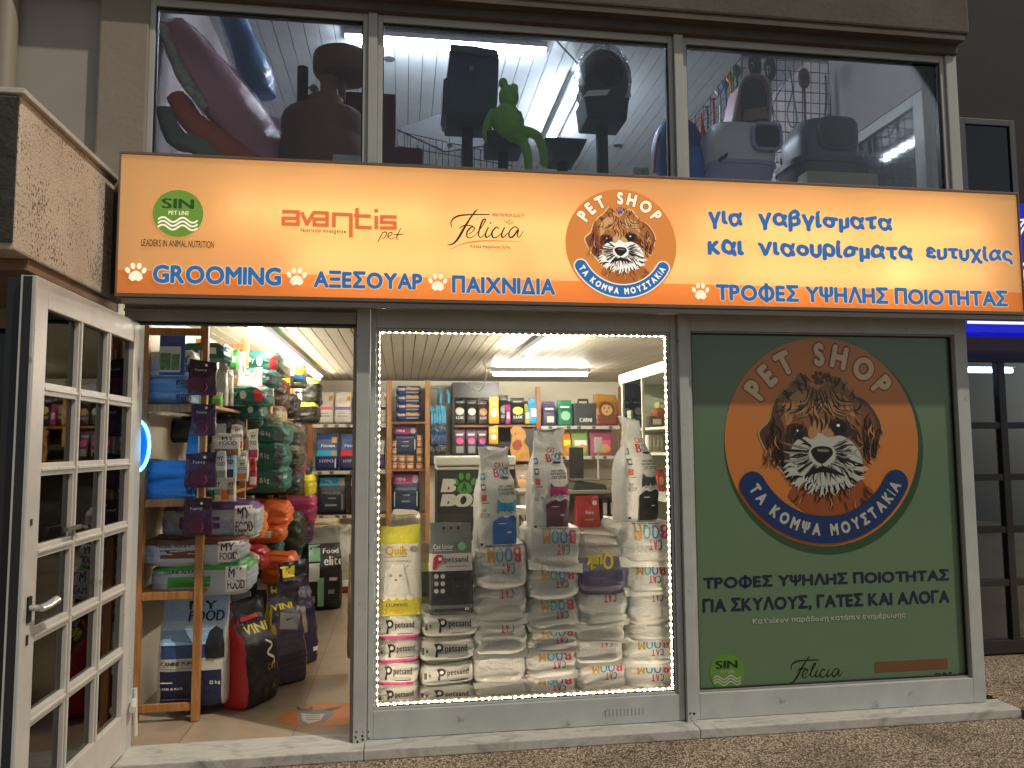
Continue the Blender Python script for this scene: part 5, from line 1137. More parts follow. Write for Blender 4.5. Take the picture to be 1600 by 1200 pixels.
for i, (a, b, k) in enumerate(((492, 528, 'c'), (530, 562, 'r'))):
    goods('royal blue food bag with a %s band on the corner rack' % ['sky blue', 'red'][i], (a, b, 677, 734), [(0, '1f2a5c'), (.52, '24407f')], [('T', 'Fitmin', -.25, .35, .62, .7, 'w'), ('R', -.48, .48, .37, .53, k), ('O', .3, .45, .12, .07, 'tan'), ('R', .2, .42, .74, .9, 'gd'), ('T', 'HYPO', -.3, .3, .2, .28, 'lg'), ('R', .36, .4, .05, .3, 'w')])
for i, (a, b, k) in enumerate(((494, 540, 'c'), (545, 566, 'o'))):
    goods('dark navy food bag with a %s band on the lowest corner shelf' % ['turquoise', 'orange'][i], (a, b, 742, 803), [(0, '141726'), (.72, '19233c')], [('R', -.4, .45, .72, .92, k), ('O', .33, .8, .1, .08, 'tan'), ('T', '7 kg', -.2, .0, .78, .86, 'w'), ('T', 'HYPOALLERGEN', -.32, .32, .5, .57, 'gr'), ('T', 'SALMON', -.1, .16, .38, .42, 'lg'), ('R', -.2, .2, .2, .25, 'gr'), ('R', .36, .39, .1, .5, 'gr')])
goods('white bottle shaped pouch seen beside the window post', (589, 601, 688, 732), [(0, '3c3560'), (.5, 'c6c2b8')], [('R', -.4, .4, .1, .3, 'p')], 'food pouch')
rack('pine rack holding the orange tubs and four stacked blue bags', (608, 668), (659, 733, 802), YB-.1, 6.1, WOOD, 594, False)
for i in range(4):
    y0 = 603+i*13.4; lab = 'flat royal blue bag, %s of the four stacked at ceiling height' % order(i, 4)
    b, W, H = pix(619, 658, y0, y0+14, YB); mb = pillow(W, .35, H, seed(), .006)
    bag('food_bag', mb, BM([(0, '1b2a62')], None, .28), lab, 'food bag', (b.x, YB+.17, b.z), 'stacked blue bags', (0, 0, 0), [('R', -.1, .48, .55, .92, 'tan'), ('T', 'Fitmin', -.46, -.14, .5, .85, 'w'), ('R', -.1, .4, .2, .36, 'gr')], W, H)
for i, r in enumerate(((614, 652, 664, 709), (612, 656, 736, 801))):
    goods('navy food bag with a pink band %s' % ['standing among the orange tubs', 'alone on the shelf under the orange tubs'][i], r, [(0, '1a2748'), (.68, 'b03a78'), (.9, '2a2a33')], [('T', 'MINI', -.35, -.02, .76, .84, 'w'), ('O', .33, .8, .11, .09, 'lg'), ('T', 'HYPOALLERGEN', -.36, .36, .54, .6, 'gr'), ('T', 'LAMB', -.1, .15, .4, .44, 'lg'), ('R', -.15, .15, .25, .29, 'gr'), ('R', -.42, -.38, .15, .5, 'lg'), ('R', .38, .42, .15, .5, 'lg')])
tub0 = None; k = 0
for cx, rows in ((615, (690, 701.5, 713, 724.5)), (628, (713, 724.5)), (641, (713, 724.5)), (656, (681, 690, 701.5, 713, 724.5))):
    for y in rows:
        b, W, H = pix(cx-5.3, cx+5.3, y-1, y+8.6, YB-.02)
        if tub0 is None:
            mb = MB().lathe([(W*.42, 0), (W*.5, H*.8), (W*.5, H*.82)], (0, 0, 0), 16)
            tub0 = bpy.data.objects.new('treat_tub', mesh('treat_tub', mb, PM('tub_orange', 'c96a2e', .4), smooth=True)); COL.objects.link(tub0); o = tub0
            l = bpy.data.objects.new('lid', mesh('lid', MB().lathe([(W*.53, H*.82), (W*.53, H*.98), (W*.4, H)], (0, 0, 0), 16), PM('tub_lid', 'd9b28a', .4), smooth=True)); COL.objects.link(l); l.parent = o
            l2 = bpy.data.objects.new('paper_label', mesh('paper_label', MB().lathe([(W*.46, H*.2), (W*.505, H*.65)], (0, 0, 0), 16), PM('tub_label', 'd8bfa0', .5))); COL.objects.link(l2); l2.parent = o
        else:
            o = tub0.copy(); COL.objects.link(o)
            for ch in tub0.children: c2 = ch.copy(); COL.objects.link(c2); c2.parent = o
        o.location = (b.x, YB-.02+W/2, b.z); tag(o, 'small orange tub with a pale lid in the tower of identical tubs', 'tub', 'orange tubs on the pine rack'); k += 1
# hanging packs on hooks
t = thing('hook_rail', 'wire rail with hooks for the hanging packs', 'rail', at(685, 640, YB))
for y in (605, 634, 668, 700):
    a, b = bp(668, y), bp(700, y); part('rail', MB().tube([(a[0], YB+.1, a[1]), (b[0], YB+.1, b[1])], .006, 6), ALU, t)
for row, (ya, yb, kk, nm, n) in enumerate(((606, 631, 'c', 'pale blue', 2), (633, 664, 'c', 'light blue', 6), (667, 696, 'n', 'dark blue', 7), (698, 728, 'k', 'black', 6))):
    for i in range(n):
        px = 673+i*(25/n)+(row == 0)*14
        b, W, H = pix(px-2, px+2.6, ya+(i % 2)*2, yb-(i % 3), YB-.05); mb = pouch(W, .16, H, seed(), .003, .85, .3)
        bag('hanging_pack', mb, BM([(0, {'c': '4a9cc0', 'n': '2a4668', 'k': '2b2927'}[kk])], None, .25), '%s pack, number %s along its row of hanging packs' % (nm, ['one', 'two', 'three', 'four', 'five', 'six', 'seven'][i]), 'hanging pack', (b.x, YB+.02, b.z), 'packs hanging on hooks', (0, 0, rad(8)))
solo('white_column', MB().box(bp(672, 700)[0], bp(708, 700)[0], 6.0, 6.2, 0, 2.4), WALLIN, 'plain cream column behind the hanging packs', 'column')
# middle rack with header
t = thing('display_rack', 'dark display rack with a black header panel on the back wall', 'shelf', at(745, 720, YB))
ax, bx = bp(707, 700)[0], bp(841, 700)[0]; hx = bp(779, 700)[0]
part('header', MB().box(ax, hx, YB-.05, YB, bp(740, 622)[1], bp(740, 598)[1]), PM('header_black', '23211f', .35), t, bev=.004)
part('back_panel', MB().box(ax, bx, 6.16, 6.2, .3, bp(740, 624)[1]), PM('rack_back', '4f4a42', .7), t)
part('side_panel', MB().box(ax, ax+.03, YB, 6.16, .3, bp(740, 598)[1]), MC['header_black'], t)
for y in (664, 713): z = bp(770, y)[1]; part('shelf_board', MB().box(ax+.031, bx, YB-.02, 6.15, z-.03, z), WOOD_D, t)
for i, (a, b, c, d, base, k, k2, nm) in enumerate(((709, 728, 622, 663, '23241f', 'lg', 'w', 'black food bag with a pale picture'), (729, 746, 623, 663, '262522', 'lg', 'gr', 'black food bag with a grey picture'), (747, 764, 624, 663, '4a3630', 'tan', 'w', 'brown food bag with a tan picture'), (780, 795, 617, 662, '1f1e1d', 'gr', 'w', 'tall black food bag'), (798, 821, 621, 662, '23231f', 'y', 'w', 'wide black food bag with a yellow patch'))):
    goods(nm+' on the top shelf under the black header', (a, b, c, d), [(0, base)], [('O', .0, .5, .35, .15, k), ('T', 'LUX', -.3, .3, .2, .3, k2), ('R', -.3, .3, .82, .88, 'gr')])
for a, b, c, nm, base in ((790, 798, 632, 'slim magenta tube pack', 'a02a6a'), (820, 829, 632, 'slim olive tube pack', '8f8f3a'), (826, 842, 622, 'turquoise bottle shaped pack', '2a8ab8')):
    goods(nm+' on the top shelf under the black header', (a, b, c, 663), [(0, base)], [('R', -.25, .25, .3, .6, 'w')], 'pack', y=YB-.05, T=.08)
for a, b, c, d, nm in ((764, 780, 620, 662, 'upper'), (764, 779, 666, 694, 'lower')):
    goods('yellow treat pouch hanging on the dark rack, the %s one' % nm, (a, b, c, d), [(0, 'd19a2a'), (.3, 'dba83a')], [('O', 0, .4, .25, .15, 'w'), ('T', 'Yum', -.25, .25, .7, .82, 'w')], 'treat pouch', y=YB-.14, T=.07)
for i, (a, b) in enumerate(((709, 728), (728, 746), (746, 763))):
    goods('plum food bag, %s in the row under the black header' % ['first', 'second', 'third'][i], (a, b, 670, 712), [(0, '3a2a3a'), (.6, '6a4a60')], [('R', -.3, .3, .1, .35, 'gr'), ('O', 0, .55, .3, .12, 'pk'), ('R', -.3, .3, .75, .82, 'w')])
t = thing('dog_standee', 'cardboard display with a golden long haired dog', 'display', at(815, 720, YB-.1))
def dp(*p): return [bp(x, y, YB-.12) for x, y in p]
mb = MB().prism(dp((798, 722), (845, 722), (845, 670), (798, 670)), YB-.119, YB-.09); part('board', mb, PM('board_dark', '3a3a40', .5), t)
mb = MB(); fd = lambda k: (lambda u, v: (u, YB-.1205-k*.001, v))
onto(mb, poly(dp((800, 720), (797, 700), (800, 680), (797, 672), (802, 666), (812, 666), (820, 672), (822, 682), (819, 690), (826, 700), (828, 720))), fd(0)); part('dog_picture', mb, PM('dog_gold', 'b5813f', .5, var=.25, vs=18), t)
mb = MB(); onto(mb, poly(dp((802, 702), (800, 694), (806, 687), (814, 688), (816, 697), (810, 704))), fd(1)); onto(mb, oval(*dp((805, 678))[0], .012, .015, 10), fd(1)); part('dog_chest', mb, PM('dog_red', '8a3f2a', .5), t)
goods('purple patterned food bag beside the golden dog display', (826, 841, 672, 714), [(0, '3a3550')], [('O', 0, .5, .3, .2, 'pk')])
goods('food bag printed with a tabby cat under the golden dog display', (806, 828, 726, 780), [(0, '57483a'), (.5, '7a6a56')], [('O', 0, .5, .34, .2, 'tan'), ('F', catface(0, .62, .6, .2), 'br'), ('O', -.12, .6, .05, .03, 'k'), ('O', .12, .6, .05, .03, 'k'), ('R', -.4, .4, .1, .2, 'cr')], y=YB-.3)
rack('pine rack with purple, green and gold bags on the back wall', (842, 972), (666, 713), YB-.05, 6.2, WOOD_D, 604)
goods('violet food bag beside the emerald one on the back rack', (848, 870, 627, 666), [(0, '3f3550'), (.6, '5a4a78')], [('R', -.2, .3, .15, .4, 'lg'), ('R', -.3, .3, .66, .74, 'w')])
goods('emerald food bag on the back rack', (872, 896, 625, 666), [(0, '1c6a4a'), (.7, '2a8a5e')], [('O', 0, .4, .3, .18, 'mt'), ('R', -.3, .3, .7, .78, 'w')])
t = thing('carry_box', 'dark grey carton with a carrying handle on the back rack', 'box', at(915, 665, YB))
b, W, H = pix(897, 932, 630, 665, YB); part('carton', MB().box(b.x-W/2, b.x+W/2, YB, YB+.25, b.z, b.z+H), PM('carton_dark', '34373a', .5, var=.2, vs=12), t, bev=.01)
part('handle', MB().tube([(b.x-W*.22, YB+.12, b.z+H), (b.x-W*.2, YB+.12, b.z+H*1.17), (b.x+W*.2, YB+.12, b.z+H*1.17), (b.x+W*.22, YB+.12, b.z+H)], .018, 8), PM('handle_dark', '26282a', .5), t)
mb = MB(); onto(mb, fit('CARNI', b.x-W*.25, b.x+W*.3, b.z+H*.16, b.z+H*.34, .03), lambda u, v: (u, YB-.002, v)); part('carton_print', mb, ink('w'), t)
goods('big gold food bag with a lion face', (929, 968, 616, 665), [(0, '7a3a26'), (.35, '9a6a2a'), (.75, 'b5822e')], [('O', 0, .52, .32, .26, 'bb'), ('O', 0, .5, .22, .18, 'tan'), ('O', -.09, .56, .035, .025, 'k'), ('O', .09, .56, .035, .025, 'k'), ('P', [(-.05,.46),(.05,.46),(0,.41)], 'k')], T=.2)
for a, b, base, k, nm in ((879, 894, 'c07a2a', 'y', 'orange'), (894, 921, '7f9a52', 'w', 'green and white'), (922, 960, '9a4a5e', 'pk', 'pink')):
    goods('%s food bag on the lower shelf of the back rack' % nm, (a, b, 670, 714), [(0, base)], [('R', -.35, .35, .4, .6, k), ('O', .1, .3, .25, .15, 'tan')])
# counter with scales and binders
CYY = 4.4
b, W, H = pix(812, 1012, 764, 870, CYY)
t = thing('shop_counter', 'white shop counter with a grey top at the back', 'counter', (b.x, CYY+.3, 0))
part('worktop', MB().box(b.x-W/2, b.x+W/2, CYY-.03, CYY+.6, at(900, 766, CYY).z-.04, at(900, 766, CYY).z), PM('worktop_grey', '8d897f', .4), t, bev=.005)
part('front_panel', MB().box(b.x-W/2+.03, b.x-W/2+.5, CYY, CYY+.02, 0, at(900, 766, CYY).z-.041).box(b.x-W/2+.03, b.x+W/2, CYY+.5, CYY+.52, 0, at(900, 766, CYY).z-.041), PM('counter_white', 'a59f92', .5), t)
part('shelf_board', MB().box(b.x-W/2+.5, b.x+W/2, CYY, CYY+.5, at(900, 822, CYY).z-.03, at(900, 822, CYY).z), MC['worktop_grey'], t)
zc = at(900, 766, CYY).z
t = thing('weighing_scale', 'grey shop scale with a tall thin display pole', 'scale', (at(920, 760, CYY+.1).x, CYY+.1, zc))
a0, a1 = at(892, 750, CYY+.05).x, at(948, 750, CYY+.05).x
part('scale_body', MB().prism([(a0, zc), (a1, zc), (a1-.02, zc+.06), (a0+.05, zc+.1)], CYY+.02, CYY+.32), PM('scale_dark', '3c403c', .4), t, bev=.01)
part('tray', MB().box(a0+.03, a1+.06, CYY+.0, CYY+.36, zc+.11, zc+.125), PM('steel_tray', 'a5a39a', .25, metal=.8), t, bev=.004)
px_ = at(939, 700, CYY+.2).x; part('pole', MB().tube([(px_, CYY+.34, zc+.08), (px_, CYY+.34, at(939, 690, CYY+.2).z)], .011, 8), ALU, t)
part('display_head', MB().box(px_-.045, px_+.045, CYY+.3, CYY+.35, at(939, 708, CYY+.2).z, at(939, 683, CYY+.2).z), PM('head_grey', '9d9a90', .4), t, bev=.006)
for i, px in enumerate((914, 929, 945, 957)):
    z = at(930, 822, CYY).z; x = at(px, 800, CYY+.02).x
    t = thing('ring_binder', 'black ring binder with a white spine label, %s along the counter shelf' % ['first', 'second', 'third', 'fourth'][i], 'binder', (x, CYY+.1, z), 'black binders under the counter')
    part('cover', MB().box(x-.034, x+.034, CYY+.01, CYY+.28, z, z+.31), PM('binder_black', '1d1c1b', .45), t, bev=.004)
    part('spine_label', MB().box(x-.022, x+.022, CYY+.006, CYY+.0095, z+.13, z+.27), PM('label_paper', 'b8b2a4', .6), t)
solo('monitor', MB().box(at(890, 720, CYY+.4).x, at(912, 720, CYY+.4).x, CYY+.4, CYY+.44, zc, at(900, 699, CYY+.4).z), PM('monitor_black', '211f1d', .4), 'black upright panel standing on the counter', 'monitor', bev=.008)
# ice box like chest with the paw lettering
FYZ = 2.2; b, W, H = pix(684, 805, 734, 880, FYZ)
t = thing('chest_freezer', 'black chest with a white lid and a green paw in its lettering', 'freezer', (b.x, FYZ, 0))
zl = at(745, 734, FYZ).z; zt_ = at(745, 713, FYZ).z
part('cabinet', MB().box(b.x-W/2, b.x+W/2, FYZ, FYZ+.55, .05, zl), PM('freezer_black', '26241f', .35), t, bev=.01)
part('lid', MB().box(b.x-W/2-.01, b.x+W/2+.01, FYZ-.015, FYZ+.56, zl+.035, zt_), PM('freezer_white', 'c6c0b0', .4), t, bev=.012)
part('lid_trim', MB().box(b.x-W/2, b.x+W/2, FYZ-.006, FYZ+.55, zl+.0, zl+.03), MC['freezer_white'], t, bev=.006)
def fq(px, py): q = at(px, py, FYZ); return q.x, q.z
ff = lambda k: (lambda u, v: (u, FYZ-.002-k*.0006, v))
def fbox(s, x0, y0, x1, y1, sh=.15): a, c = fq(x0, y1), fq(x1, y0); return fit(s, a[0], c[0], a[1], c[1], .055, sh)
mb = MB()
for s, r in (('B', (690, 748, 711, 769)), ('R', (742, 748, 765, 769)), ('B', (689, 772, 711, 791)), ('O', (711, 771, 737, 792)), ('X', (736, 772, 760, 791))):
    fl = fbox(s, *r)
    for q in range(3): onto(mb, shift(fl, (q-1)*.008, 0), ff(q))
part('lettering', mb, PM('freezer_letter', 'cfcabd', .5), t)
mb = MB(); c = fq(726, 752)
for f in paw(c[0], c[1]-.015, .105): onto(mb, f, ff(1))
part('paw_emblem', mb, PM('freezer_green', '3f8a32', .5), t)
mb = MB(); onto(mb, fbox('A', 721, 754, 730, 767, 0), ff(3)); part('paw_letter', mb, MC['freezer_black'], t)
# glass cabinet
XC = 2.0
t = thing('glass_cabinet', 'white open display cabinet with glass sides on the far wall', 'cabinet', (2.25, 2.0, 0))
ya_, yb_ = atx(1046, 640, XC).y, atx(972, 640, XC).y; zt_ = atx(1010, 590, XC).z
CW = PM('cabinet_white', 'c9c4b4', .4)
part('top', MB().box(XC-.02, 2.5, ya_-.2, yb_+.02, zt_, zt_+.09), CW, t, bev=.005)
part('back_panel', MB().box(2.47, 2.5, ya_-.2, yb_, 0, zt_-.001), PM('cabinet_back', 'aeb2a0', .5), t)
part('end_panel', MB().box(XC, 2.469, yb_, yb_+.02, 0, zt_-.001), MC['cabinet_back'], t)
zs_ = [atx(1010, y, XC).z for y in (668, 707, 775, 850)]
for z in zs_: part('shelf_board', MB().box(XC+.01, 2.468, ya_-.2, yb_-.001, z-.02, z), CW, t)
part('corner_strip', MB().box(XC-.01, XC+.012, yb_-.05, yb_-.03, 0, zt_-.001).box(XC-.01, XC+.01, (ya_+yb_)/2, (ya_+yb_)/2+.02, 0, zt_-.001), CW, t)
part('glass_door', MB().box(XC-.006, XC-.001, (ya_+yb_)/2+.021, yb_-.051, zs_[0], zt_-.002), GLASS(), t)
def shelfbox(label, px0, px1, py0, py1, col, y, cat='box', name='small_box'):
    b, W, H = pix(px0, px1, py0, py1, y); t = thing(name, label, cat, (b.x, y, b.z))
    part('carton', MB().box(b.x-W/2, b.x+W/2, y, y+.12, b.z, b.z+H), PM('box_'+col, col, .5), t, bev=.004)
    part('printed_label', MB().box(b.x-W*.3, b.x+W*.3, y-.003, y-.0005, b.z+H*.3, b.z+H*.75), ink('cr'), t)
for i, (a, c) in enumerate(((986, 994), (995, 1003), (1004, 1012))): shelfbox('pale green carton, %s of three inside the white cabinet' % ['first', 'second', 'third'][i], a, c, 641, 661, 'a8b08a', 2.1)
shelfbox('dark carton with grooved sides in the white cabinet', 1016, 1038, 650, 669, '4a4438', 1.75)
mb = MB().ell(at(1029, 646, 1.78), .07, .06, .05, 14, 8); solo('plush_toy', mb, PM('toy_rust', '8a4a2a', .8, var=.3, vs=40, bump=.8, bs=80), 'rust coloured fluffy toy on the dark grooved carton', 'toy', smooth=True)
shelfbox('yellow topped carton at the top of the white cabinet', 1030, 1040, 628, 644, '8f8a3a', 1.9)
for i in range(4): shelfbox('slim white carton, %s in the row of four in the cabinet' % ['first', 'second', 'third', 'fourth'][i], 1014+i*6, 1019+i*6, 680, 706, 'c2bca8', 1.75)
stand('treat_pouch', (1027, 1040, 735, 768), 1.7, .08, BM([(0, 'a8301f'), (.6, 'b5402a')], None, .3), [('O', 0, .5, .3, .2, 'tan')], 'red treat pouch standing in the white cabinet', 'treat pouch')
# lamps under the lower ceiling
WT = EM('warm_tube', 'fff5e4', 300)
def lamp(label, p0, p1, r=.018, mat=WT):
    t = thing('tube_lamp', label, 'lamp', ((p0[0]+p1[0])/2, (p0[1]+p1[1])/2, p0[2]))
    part('tube', MB().tube([p0, p1], r, 10), mat, t, smooth=True)
    a, b = Vector(p0), Vector(p1); d = (b-a).normalized(); s = d.cross(Vector((0, 0, 1)))*.055; up = Vector((0, 0, r+.006)); h = Vector((0, 0, .045))
    mb = MB(); vs = [a-d*.03-s+up, a-d*.03+s+up, b+d*.03+s+up, b+d*.03-s+up]
    mb.add(vs+[v+h for v in vs], [(0, 3, 2, 1), (4, 5, 6, 7), (0, 1, 5, 4), (1, 2, 6, 5), (2, 3, 7, 6), (3, 0, 4, 7)]); part('housing', mb, PM('white_housing', 'd8dade', .5), t, bev=.003)
    return t
ZL = 2.43
a, b = atz(392, 511, ZL), atz(556, 592, ZL); b = a+(b-a); lamp('long lit tube lamp running along the ceiling above the side shelving', (a.x, a.y, ZL), (a.x+.02, b.y, ZL), mat=EM('warm_tube_soft', 'fff5e4', 130))
a, b = atz(865, 530, ZL), atz(825, 556, ZL); lamp('short lit tube lamp pointing into the shop', (a.x, a.y, ZL), (b.x, b.y, ZL))
a, b = atz(770, 585, ZL), atz(918, 585, ZL); ym = (a.y+b.y)/2; lamp('lit tube lamp hanging crosswise before the back wall', (a.x, ym, ZL), (b.x, ym, ZL))
solo('loose_cable', MB().tube(smoothline([(at(755, 560, 3.6).x, 3.6, 2.49), (at(760, 590, 3.7).x, 3.7, 2.36), (at(750, 610, 3.9).x, 3.9, 2.2), (at(735, 602, 5).x, 5.5, 2.4)]), .007, 6), PM('cable_white', 'b5ad9c', .5), 'loose white cable dangling from the shop ceiling', 'cable', smooth=True)
# ================================================================ UPSTAIRS
CT = EM('cool_tube', 'e2ecff', 210)
ZU = 4.82
a, b = atz(545, 63, ZU), atz(848, 84, ZU); ym = (a.y+b.y)/2
t = lamp('bright tube lamp across the upper ceiling behind the wide pane', (a.x, ym, ZU), (b.x, ym, ZU), .022, CT)
a, b = atz(903, 132, ZU), atz(862, 222, ZU); lamp('tube lamp pointing into the upper room behind the frog', (a.x, a.y, ZU), (a.x, b.y, ZU), .022, CT)
def u(px, py, y=.35): q = at(px, py, y); return (q.x, y, q.z)
def upipe(pts, y=.35): return [u(p[0], p[1], p[2] if len(p) > 2 else y) for p in pts]
ZF = 3.001
struct('upper_sill', MB().box(-1.43, 3.46, .055, .10, 3.001, 3.05), PM('sill_dark', '4a4540', .6))
def roll(name, label, pts, rr, mat, cat, film=None):
    p = smoothline(upipe(pts), 6); r = smoothline([(x,) for x in rr], 6)
    mb = MB().tube(p, 1, 18, rr=[q[0] for q in r], flat=.62)
    for i, v in enumerate(mb.v): v += Vector((wr(v, 3, .012, 8), wr(v, 4, .012, 8), wr(v, 5, .012, 8)))
    t = thing(name, label, cat, (mb.v[0].x, .35, ZF)); part('cushion', mb, mat, t, smooth=True)
    if film:
        m2 = MB().tube(p, 1, 18, rr=[q[0]+.014 for q in r], flat=.66)
        for v in m2.v: v += Vector((wr(v, 8, .016, 12), wr(v, 9, .012, 12), wr(v, 2, .016, 12)))
        part('plastic_wrap', m2, FILM('crinkled_wrap', .13), t, smooth=True)
    return t
roll('pet_bed', 'long pink pet bed in clear plastic leaning against the pane', [(268, 40, .42), (310, 100, .45), (360, 165, .5), (405, 225, .55), (430, 262, .55)], [.10, .16, .19, .17, .12], PM('pink_plush', 'd698aa', .9, bump=.4, bs=120), 'pet bed', True)
roll('pet_bed', 'rust red pet bed under the pink one', [(275, 150, .36), (305, 195, .36), (345, 225, .38), (400, 262, .4)], [.07, .085, .1, .1], PM('rust_plush', 'cc6a4c', .9, bump=.4, bs=120), 'pet bed')
roll('pet_bed', 'grey green pet bed curled on the upstairs sill', [(256, 170, .3), (275, 215, .3), (310, 228, .3), (352, 262, .3)], [.05, .07, .075, .08], PM('grey_plush', '8d8f84', .9, bump=.4, bs=120), 'pet bed')
roll('pet_bed', 'spotted cream blanket roll beside the pink pet bed', [(255, 40, .32), (275, 90, .33), (300, 140, .34), (325, 170, .36)], [.03, .045, .05, .03], PM('spot_cream', 'b9b0a8', .9, var=.3, vs=30), 'blanket')
roll('pet_bed', 'blue padded roll in clear plastic hanging near the ceiling', [(360, 15, .7), (378, 60, .7), (398, 110, .7), (412, 150, .7)], [.10, .1, .12, .09], PM('blue_pad', '5f86bb', .8, bump=.4, bs=90), 'padded roll', True)
solo('leaning_board', MB().prism([u(378, 150)[::2], u(402, 150)[::2], u(455, 262)[::2], u(425, 262)[::2]], .9, .93), PM('board_grey', '6a6468', .6), 'grey board leaning beside the wrapped pink bed', 'board')
solo('wrapped_cushion', MB().ell(u(425, 215, .95), .2, .1, .16, 18, 12), PM('pink_wrap', 'a57a94', .25, bump=.9, bs=30, coat=.6), 'pinkish wrapped cushion behind the blue roll', 'cushion', smooth=True)
# cat tree
BR = PM('brown_plush', '7d5a49', .95, bump=.35, bs=140); BR2 = PM('brown_rope', '8a6a58', .85, bump=.5, bs=90)
t = thing('cat_tree', 'brown plush cat tree with round platforms at the mullion', 'cat tree', u(515, 262))
def pillar_(px, y0, y1, wpx, y, mb=None):
    a, b = u(px, y1, y), u(px, y0, y); r = wpx/2/FPX*(y-CAM.y); return (mb or MB()).lathe([(r, 0), (r, b[2]-a[2])], a, 22)
def drum(px, y0, y1, wpx, y, e=.25):
    a, b = u(px, y1, y), u(px, y0, y); r = wpx/2/FPX*(y-CAM.y); h = b[2]-a[2]
    return MB().lathe([(r*(1-e*.5), 0), (r*.97, h*.15), (r, h*.4), (r, h*.7), (r*.96, h*.9), (r*(1-e), h)], a, 28)
part('top_platform', drum(535, 86, 122, 92, .5), BR, t, smooth=True)
part('post', pillar_(513, 120, 160, 26, .5), BR2, t, smooth=True)
part('post', pillar_(534, 120, 160, 12, .55), BR2, t, smooth=True)
part('nest', drum(508, 152, 190, 58, .5), BR, t, smooth=True)
part('scratching_post', pillar_(472, 106, 186, 17, .45), PM('dark_rope', '2f2622', .9, bump=.6, bs=110), t, smooth=True)
part('barrel', drum(507, 182, 222, 132, .5, .1), BR, t, smooth=True)
part('base_barrel', drum(505, 218, 275, 134, .5, .05), BR, t, smooth=True)
mb = MB().ell(u(490, 138, .5), .025, .025, .025, 12, 8); part('hanging_ball', mb, BR2, t, smooth=True)
t = thing('cat_house', 'dark maroon box shaped cat house beside the brown cat tree', 'cat house', u(575, 262))
mb = MB().box(u(538, 200, .65)[0], u(619, 200, .65)[0], .62, .95, ZF, u(580, 147, .65)[2]); part('box', mb, PM('maroon_plush', '5a3034', .95, bump=.3, bs=120), t, bev=.02)
mb = MB().box(u(598, 200, .6)[0], u(662, 200, .6)[0], .58, .9, ZF, u(630, 230, .6)[2]); part('step', mb, MC['maroon_plush'], t, bev=.03)
solo('price_card', MB().box(u(520, 250, .2)[0], u(564, 250, .2)[0], .2, .204, ZF+.1, u(540, 247, .2)[2]+.02), PM('card_white', 'c9ccd0', .6), 'white card lying at the foot of the brown cat tree', 'card')
# carrier on its stand
NVY = PM('carrier_navy', '34455e', .6, var=.15, bump=.25, bs=70)
t = thing('pet_carrier', 'tall dark navy pet carrier standing high behind the wide pane', 'pet carrier', u(733, 190))
P = lambda *pts: [u(x, y, .5)[::2] for x, y in pts]
part('body', MB().prism(P((692, 186), (773, 188), (776, 165), (778, 100), (775, 90), (702, 82), (697, 120)), .42, .72), NVY, t, bev=.02)
part('top_flap', MB().prism(P((701, 92), (776, 102), (775, 90), (740, 84), (702, 81)), .395, .42), PM('carrier_flap', '3c4f66', .55, bump=.3, bs=80), t, bev=.006)
part('buckle', MB().box(u(734, 108, .4)[0], u(740, 108, .4)[0], .398, .42, u(735, 111, .4)[2], u(735, 103, .4)[2]), PM('buckle_grey', '8d98a4', .4), t)
part('side_pocket', MB().prism(P((690, 180), (697, 180), (699, 125), (692, 130)), .44, .68), NVY, t, bev=.01)
def stand_tree(label, px, ytop, wtop, ypost, wpost, ybase, wbase, y, mat, slope=0):
    t = thing('scratching_post', label, 'scratching post', u(px, 262, y))
    x0, x1 = u(px-wtop/2, ytop, y)[0], u(px+wtop/2, ytop, y)[0]; z1 = u(px, ytop, y)[2]; z0 = u(px, ypost, y)[2]
    part('platform', MB().prism([(x0, z1), (x1, z1), (x1-slope, z0), (x0+slope, z0)], y-.1, y+.16), mat, t, bev=.012)
    c = u(px, ypost, y); r = wpost/2/FPX*(y-CAM.y); part('post', MB().lathe([(r, 0), (r, z0-.0005-ZF-.06)], (c[0], y+.03, ZF+.06), 18), PM('post_fabric', '3a3f45', .9, bump=.5, bs=100), t, smooth=True)
    x0, x1 = u(px-wbase/2, ybase, y)[0], u(px+wbase/2, ybase, y)[0]; part('base', MB().box(x0, x1, y-.12, y+.18, ZF, ZF+.058), mat, t, bev=.012)
GRY = PM('charcoal_plush', '3e454d', .95, bump=.4, bs=130)
stand_tree('dark scratching post carrying the navy carrier', 731, 187, 70, 200, 18, 255, 90, .5, GRY)
stand_tree('dark scratching post under the green frog', 787, 213, 56, 238, 17, 262, 60, .42, GRY)
stand_tree('dark scratching post with a wedge shaped top beside the frog', 880, 224, 66, 252, 18, 262, 50, .42, GRY, .06)
stand_tree('dark scratching post carrying the plastic wrapped nest', 942, 160, 70, 196, 20, 262, 78, .42, GRY, .02)
# frog, seen from behind
FG = PM('frog_plush', '8cc860', .9, var=.12, vs=10, bump=.35, bs=150)
t = thing('plush_frog', 'green plush frog sitting with long dangling legs', 'plush toy', u(790, 215, .40))
mb = MB(); yF = .34
def blob(px, py, rx_, rz_, ry, y=yF): s = (y-CAM.y)/FPX; mb.ell(u(px, py, y), rx_*s, ry, rz_*s, 18, 12)
blob(792, 190, 25, 30, .09); blob(795, 152, 17, 20, .07); blob(786, 130, 8, 9, .03); blob(803, 138, 8, 8, .03)
s = (yF-CAM.y)/FPX
def limb(pts, r0, r1, y=yF):
    p = smoothline(upipe(pts, y), 6); n = len(p); mb.tube(p, 1, 12, rr=[(r0+(r1-r0)*i/(n-1))*s for i in range(n)])
limb([(773, 172), (762, 190, .36), (758, 212, .38), (764, 222, .38)], 7, 5)
limb([(808, 175), (814, 192, .36), (814, 210, .36)], 7, 5)
